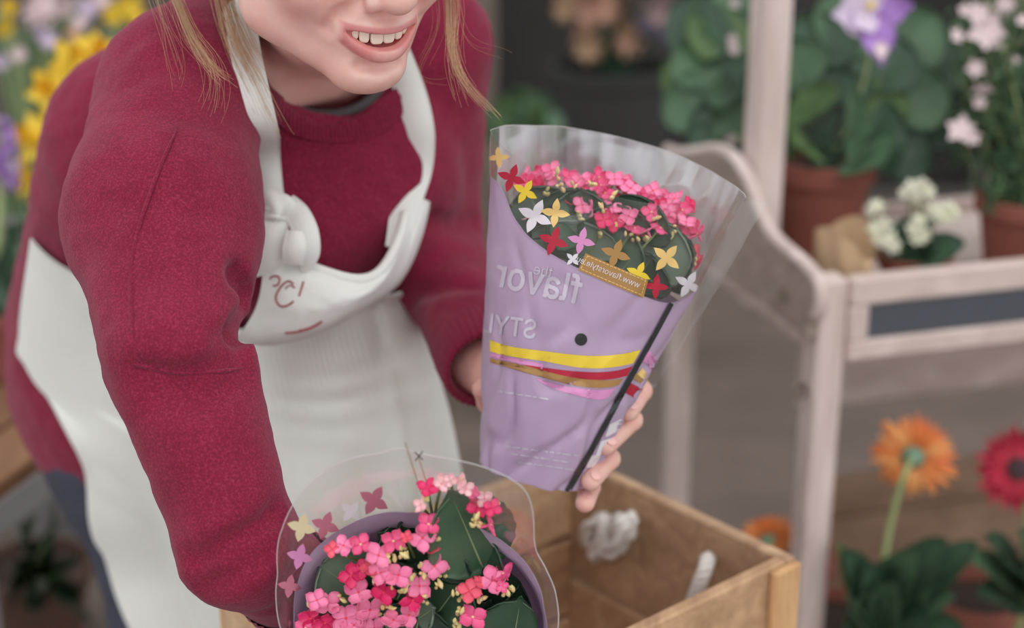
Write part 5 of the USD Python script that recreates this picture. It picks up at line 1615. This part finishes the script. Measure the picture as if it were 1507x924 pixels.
h1 = at(1344, 672, 1.86)
t1, b1 = gerbera('gerbera_plant', 'orange gerbera seen from behind on a pale curved stem beside the front leg', h1, FW * 0.70 + RT * 0.34 + UP * 0.22, 66 * 1.86 / FPX, M_orange, at(1299, 850, 1.86), K(0.105, 0.095, 0), 1, bend=(-0.006, 0, 0.0))
h2 = at(1500, 690, 1.90)
t2, b2 = gerbera('gerbera_plant', 'dark red gerbera with a nearly black centre at the right edge', h2, -FW * 0.85 - RT * 0.42 + UP * 0.1, 66 * 1.9 / FPX, M_red, at(1512, 860, 1.93), K(0.30, 0.095, 0), 2, bend=(0.01, 0.02, 0))
h3 = at(1128, 794, 1.93)
t3, b3 = gerbera('gerbera_plant', 'low orange gerbera peeking out between the crate and the front leg', h3, UP * 0.50 + FW * 0.70 - RT * 0.12, 48 * 1.93 / FPX, [M_orange[0], M_orange[2]], h3 + np.array([0.025, 0.02, -0.09]), K(0.115, 0.262, 0), 3)
for t, base, lv in ((t1, b1, [(1300, 905, 1395, 795, .055, M_leafC), (1290, 910, 1240, 810, .05, M_leafC), (1300, 910, 1350, 812, .055, M_leafA), (1280, 925, 1232, 800, .03, M_leafB), (1300, 925, 1405, 880, .05, M_leafA), (1300, 920, 1270, 830, .06, M_leafC), (1310, 930, 1420, 930, .05, M_leafC), (1310, 910, 1330, 840, .05, M_leafC), (1290, 930, 1245, 880, .05, M_leafA), (1320, 915, 1440, 800, .05, M_leafC), (1290, 935, 1290, 870, .06, M_leafC), (1300, 940, 1370, 910, .06, M_leafC), (1290, 960, 1318, 858, .06, M_leafA), (1280, 960, 1272, 868, .06, M_leafC), (1300, 960, 1300, 880, .07, M_leafC), (1280, 960, 1250, 900, .05, M_leafA)]),
                    (t2, b2, [(1520, 880, 1420, 820, .05, M_leafA), (1520, 870, 1450, 790, .05, M_leafC), (1520, 890, 1440, 880, .05, M_leafC), (1530, 870, 1500, 780, .06, M_leafA), (1530, 880, 1480, 830, .06, M_leafC), (1530, 900, 1490, 905, .06, M_leafC), (1540, 890, 1560, 800, .06, M_leafA)])):
    for bx, by, tx_, ty_, W, m_ in lv:
        tp, bs = at(tx_, ty_, 1.82 if t == t1 else 1.86), at(bx, by, 1.87 if t == t1 else 1.93)
        add_leaf(t, bs * 0.85 + (base + [0, 0, .12]) * 0.15, tp, W, unit(CAM - tp) * 0.6 + [0, 0, 0.6], m_, 0.22, 0.10, scal=4)
add_leaf(t3, b3 + [0, 0, .12], at(1160, 776, 1.99), 0.03, unit(CAM - h3), M_leafC, 0.1, 0.08)
add_leaf(t3, b3 + [0, 0, .12], at(1166, 800, 1.97), 0.03, unit(CAM - h3), M_leafA, 0.1, 0.08)

# ================================================================== left: slatted table with spring flowers
M_slat = [wood_mat(f'table_slat_{i}', c, d, (5, 0.8, 5), 0.7, 6) for i, (c, d) in enumerate([((150, 112, 82), (116, 82, 58)), ((136, 100, 74), (104, 74, 54))])]
M_metal = mat('grey_metal_frame', (176, 178, 180), 0.45, metallic=0.3)
TZ = 0.60
p1, p2 = onz(-60, 752, TZ), onz(96, 640, TZ)
TD = unit(p2 - p1)
TN = np.array([-TD[1], TD[0], 0])
TN = TN if TN @ np.array([-0.3, 1, 0]) > 0 else -TN
TR = np.stack([TD, TN, [0, 0, 1.0]], 1)
tb_ = thing('slatted_table', 'brown slatted wooden table on a grey metal frame behind the woman', 'table', np.r_[(p1 + TN * 0.3)[:2], 0])
L0, L1 = -0.25, 0.42
tbox = lambda a0, a1, b0, b1, z0, z1: put(box((a1 - a0, b1 - b0, z1 - z0), (0, 0, 0), 0.002), TR, np.r_[(p1 + TD * (a0 + a1) / 2 + TN * (b0 + b1) / 2)[:2], (z0 + z1) / 2])
for k in range(8):
    part('slat', tbox(L0, L1, k * 0.088, k * 0.088 + 0.080, TZ - 0.022, TZ), M_slat[k % 2], tb_)
part('frame_rail', tbox(L0, L1, 0.0, 0.03, TZ - 0.062, TZ - 0.0222), M_metal, tb_)
part('frame_rail', tbox(L0, L1, 0.66, 0.69, TZ - 0.062, TZ - 0.0222), M_metal, tb_)
for a0 in (0.02, L1 - 0.04):
    for b0 in (0.0, 0.66):
        part('leg', tbox(a0, a0 + 0.03, b0, b0 + 0.03, 0, TZ - 0.062), M_metal, tb_)


def daffodil(t, o, n, s, seed):
    rng = np.random.default_rng(seed)
    R = frame(n, rng.normal(0, 1, 3))
    ms = [put(petal(s * 0.52, s * 0.36, 0.12 + rng.uniform(-0.1, 0.15), 5, 5, 0.8), rot('z', 60 * k + rng.uniform(-6, 6)), (0, 0, 0.001 * (k % 2))) for k in range(6)]
    f = part('flower', put(cat(*ms), R, o), M_daff[0], t, smooth=True)
    a_ = np.linspace(0, 2 * np.pi, 24, endpoint=False)
    G = np.array([[((s * (0.10 + 0.07 * u) + s * 0.012 * u * math.sin(b * 6)) * math.cos(b), (s * (0.10 + 0.07 * u) + s * 0.012 * u * math.sin(b * 6)) * math.sin(b), s * 0.34 * u) for b in a_] for u in np.linspace(0, 1, 6)])
    part('trumpet', put(sheet(G, 0.0008, True), R, o), M_daff[1], f, smooth=True)


def table_pot(name, label, c, px, py, d, r, h, m):
    b = at(px, py, d)
    b = np.array([b[0], b[1], TZ])
    t = thing(name, label, c, b)
    pot(t, b, r, h, m)
    return t, b + [0, 0, h * 0.88]


M_bucket = mat('grey_zinc_bucket', (140, 140, 138), 0.5, metallic=0.4)
M_narrow = leaf_mat('narrow_leaf_green', (140, 160, 122), (106, 130, 94), 0.5, 0.3, 20)


def blades(t, root, tips, w, m_, seed, name='leaf'):
    rng = np.random.default_rng(seed)
    for tp in tips:
        mid = root * 0.5 + tp * 0.5 + rng.normal(0, 0.012, 3)
        P = spl([root + rng.normal(0, 0.012, 3) * [1, 1, 0.2], mid, tp], 12)
        side = unit(np.cross(tp - root, unit(CAM - tp) + rng.normal(0, 0.4, 3)))
        ww = w / 2 * np.sin(np.pi * np.linspace(0.18, 0.97, 12)) ** 0.6
        G = np.array([[P[i] + side * ww[i] * s for s in (-1, 0, 1)] for i in range(12)])
        G[:, 1] += unit(tp - CAM) * w * 0.12
        part(name, sheet(G, 0.001), m_, t, smooth=True)


t, root = table_pot('potted_daffodils', 'yellow daffodils with long green stems in a grey bucket behind the woman', 'flowers', 66, 450, 2.22, 0.07, 0.13, M_bucket)
for k, (x, y, n, s) in enumerate([(56, 205, (-0.5, -0.6, 0.35), 96), (78, 135, (-0.2, -0.8, 0.4), 82), (112, 92, (0.3, -0.8, 0.5), 84), (132, 120, (0.1, -0.9, 0.3), 70), (100, 168, (0.4, -0.7, 0.2), 80), (140, 78, (0.5, -0.6, 0.6), 74), (36, 262, (-0.3, -0.7, -0.1), 60), (150, 150, (0.2, -0.8, 0.3), 70), (60, 290, (0.1, -0.8, -0.3), 46)]):
    o = at(x, y, 2.16 + 0.012 * (k % 3))
    daffodil(t, o, unit(n), s * 2.16 / FPX, 200 + k)
    part('flower_stalk', tube(spl([root + np.random.default_rng(k).normal(0, 0.02, 3) * [1, 1, 0], (root + o) / 2 + [0, 0.02, 0], o - unit(n) * 0.02, o - unit(n) * 0.001], 14), 0.0036, 7), M_gstem, t, smooth=True)
rg = np.random.default_rng(5)
blades(t, root, [at(rg.uniform(-30, 160), rg.uniform(150, 380), rg.uniform(2.18, 2.35)) for _ in range(34)], 0.014, M_narrow, 3)
t, root = table_pot('potted_hyacinth', 'pale lilac hyacinth at the left edge in front of the daffodils', 'flower', -20, 470, 2.10, 0.05, 0.09, M_terra)
hyc = at(-6, 225, 2.10)
part('flower_stalk', tube(spl([root, hyc - [0, 0, 0.05], hyc + [0, 0, 0.045]], 8), 0.005, 8), M_gstem, t, smooth=True)
for k in range(46):
    zz, aa = rg.uniform(-0.045, 0.045), rg.uniform(0, 6.28)
    o = hyc + np.array([math.cos(aa) * 0.018, math.sin(aa) * 0.018, zz])
    R = frame(unit(o - hyc - [0, 0, zz * 0.7]), (0, 0, 1))
    ms = [put(petal(0.012, 0.007, 0.4, 3, 3), rot('z', 60 * j), (0, 0, 0.004)) for j in range(6)]
    part('floret', put(cat(*ms), R, o), M_violet if k % 3 else M_lilacfl, t, smooth=True)
blades(t, root, [at(rg.uniform(-60, 40), rg.uniform(300, 420), 2.08) for _ in range(9)], 0.022, M_leafC, 6)
# mixed spring flowers farther back: a green mass with white, yellow and lilac heads
for q, (nm, lb, px_, py_, d_, box_, heads) in enumerate([
    ('potted_spring_flowers', 'blurred pots of mixed white and yellow spring flowers behind the daffodils', 60, 330, 2.75, (-30, 220, -60, 260), [(70, 8, 62, 'w'), (55, 20, 44, 'w'), (95, 5, 40, 'w'), (190, 10, 44, 'y'), (168, 22, 36, 'y'), (5, 40, 36, 'y'), (12, 10, 30, 'y'), (72, 60, 30, 'l'), (62, 48, 26, 'l'), (130, 10, 36, 'l'), (150, 0, 34, 'w'), (118, 34, 28, 'w'), (28, 80, 26, 'w'), (108, 50, 26, 'p'), (205, 30, 26, 'y'), (0, 90, 30, 'l')]),
    ('potted_white_flowers', 'pot of small white flowers low at the left edge beside the woman\'s back', 0, 440, 2.44, (-40, 60, 330, 430), [(5, 375, 24, 'w'), (12, 390, 20, 'w'), (40, 356, 14, 'w'), (2, 400, 18, 'w')])]):
    b_ = at(px_, py_, d_)
    b_ = np.array([b_[0], b_[1], TZ])
    if q == 0:
        b_[2] = 0
    t = thing(nm, lb, 'flowers', b_)
    hh = 0.10 if q else 0.50
    pot(t, b_, 0.05 if q else 0.13, hh, M_bucket)
    root = b_ + [0, 0, hh * 0.88]
    tips = [at(rg.uniform(box_[0], box_[1]), rg.uniform(box_[2], box_[3]), d_ + rg.uniform(-0.12, 0.15)) for _ in range(60 if q == 0 else 24)]
    blades(t, root, tips, 0.020 if q == 0 else 0.012, M_narrow if q == 0 else M_leafC, 9 + q)
    for k, (x, y, s, c) in enumerate(heads):
        o = at(x, y, d_ - 0.14 * (q == 0) - 0.03)
        rosette(t, o, s * d_ / FPX, {'w': M_whitefl, 'y': M_daff[0], 'l': M_lilacfl, 'p': mat('peach_petal', (226, 186, 160), 0.6)}[c], 400 + 30 * q + k, 7, layers=2)
        part('flower_stalk', tube(spl([root, (root + o) / 2 + [0, 0.02, 0], o + FW * 0.004], 8), 0.0026, 5), M_gstem, t, smooth=True)

# ---- leafy plant under the table, bottom left
bl = np.array([*onz(60, 900, 0.05)[:2], 0.0])
t = thing('floor_plant', 'dark strap-leaved plant standing on the pavement beside the woman\'s leg', 'potted plant', bl)
pot(t, bl, 0.085, 0.14, M_darkpot)
root = bl + [0, 0, 0.12]
blades(t, root, [at(x, y, 2.15 + 0.1 * math.sin(k)) for k, (x, y) in enumerate([(30, 770), (60, 800), (95, 770), (20, 830), (110, 820), (70, 860), (40, 880), (90, 880), (120, 880), (15, 900), (50, 760), (80, 740), (25, 800), (130, 860), (140, 920), (60, 900)])], 0.030, M_leafC, 21)
blades(t, root, [at(x, y, 2.10) for x, y in [(75, 790), (62, 830), (100, 850)]], 0.018, M_leafB, 22)

# ---- by the shop door: a dark tub of dried flowers and a small green shrub
vb = onz(905, 330, 0.0)
vb = np.array([0.22, 3.55, 0])
t = thing('dark_tub', 'tall dark tub holding blurred tan and violet flowers by the shop door', 'tub of flowers', vb)
part('tub', put(lathe([(0, 0), (0.10, 0), (0.105, 0.01), (0.135, 0.66), (0.142, 0.66), (0.144, 0.69), (0.128, 0.69), (0.122, 0.60), (0, 0.60)], 36), np.eye(3), vb), mat('charcoal_tub', (48, 48, 47), 0.8), t)
TAN = [mat('dried_tan', (176, 146, 118), 0.8), mat('dried_peach', (190, 150, 130), 0.8), mat('dusty_violet', (116, 104, 128), 0.8), mat('dusty_rose', (166, 142, 142), 0.8)]
for k in range(44):
    x, y = rg.uniform(830, 1000), rg.uniform(-40, 70)
    c = 2 if (x > 930 and y > 20) else (3 if x > 930 else int(rg.integers(0, 2)))
    if x < 860 and y > 40:
        continue
    o = at(x, y, 3.55 + rg.uniform(-0.1, 0.1))
    rosette(t, o, rg.uniform(0.05, 0.085), TAN[c], 600 + k, 7, layers=2)
    part('flower_stalk', tube(spl([vb + [0, 0, 0.60], (vb + [0, 0, 0.66]) * 0.6 + o * 0.4, o], 8), 0.003, 5), M_leafC, t, smooth=True)
sb = np.array([0.02, 3.26, 0])
t = thing('small_shrub', 'blurred light green shrub in a pot beside the dark tub', 'potted plant', sb)
pot(t, sb, 0.11, 0.22, M_bucket)
leafy(t, at(768, 172, 3.30), 0.080, 46, 0.06, 0.04, [M_leafB, M_leafB, M_leafA], 31, sb + [0, 0, 0.20], squash=(1, 1, 0.75), droop=0.0)
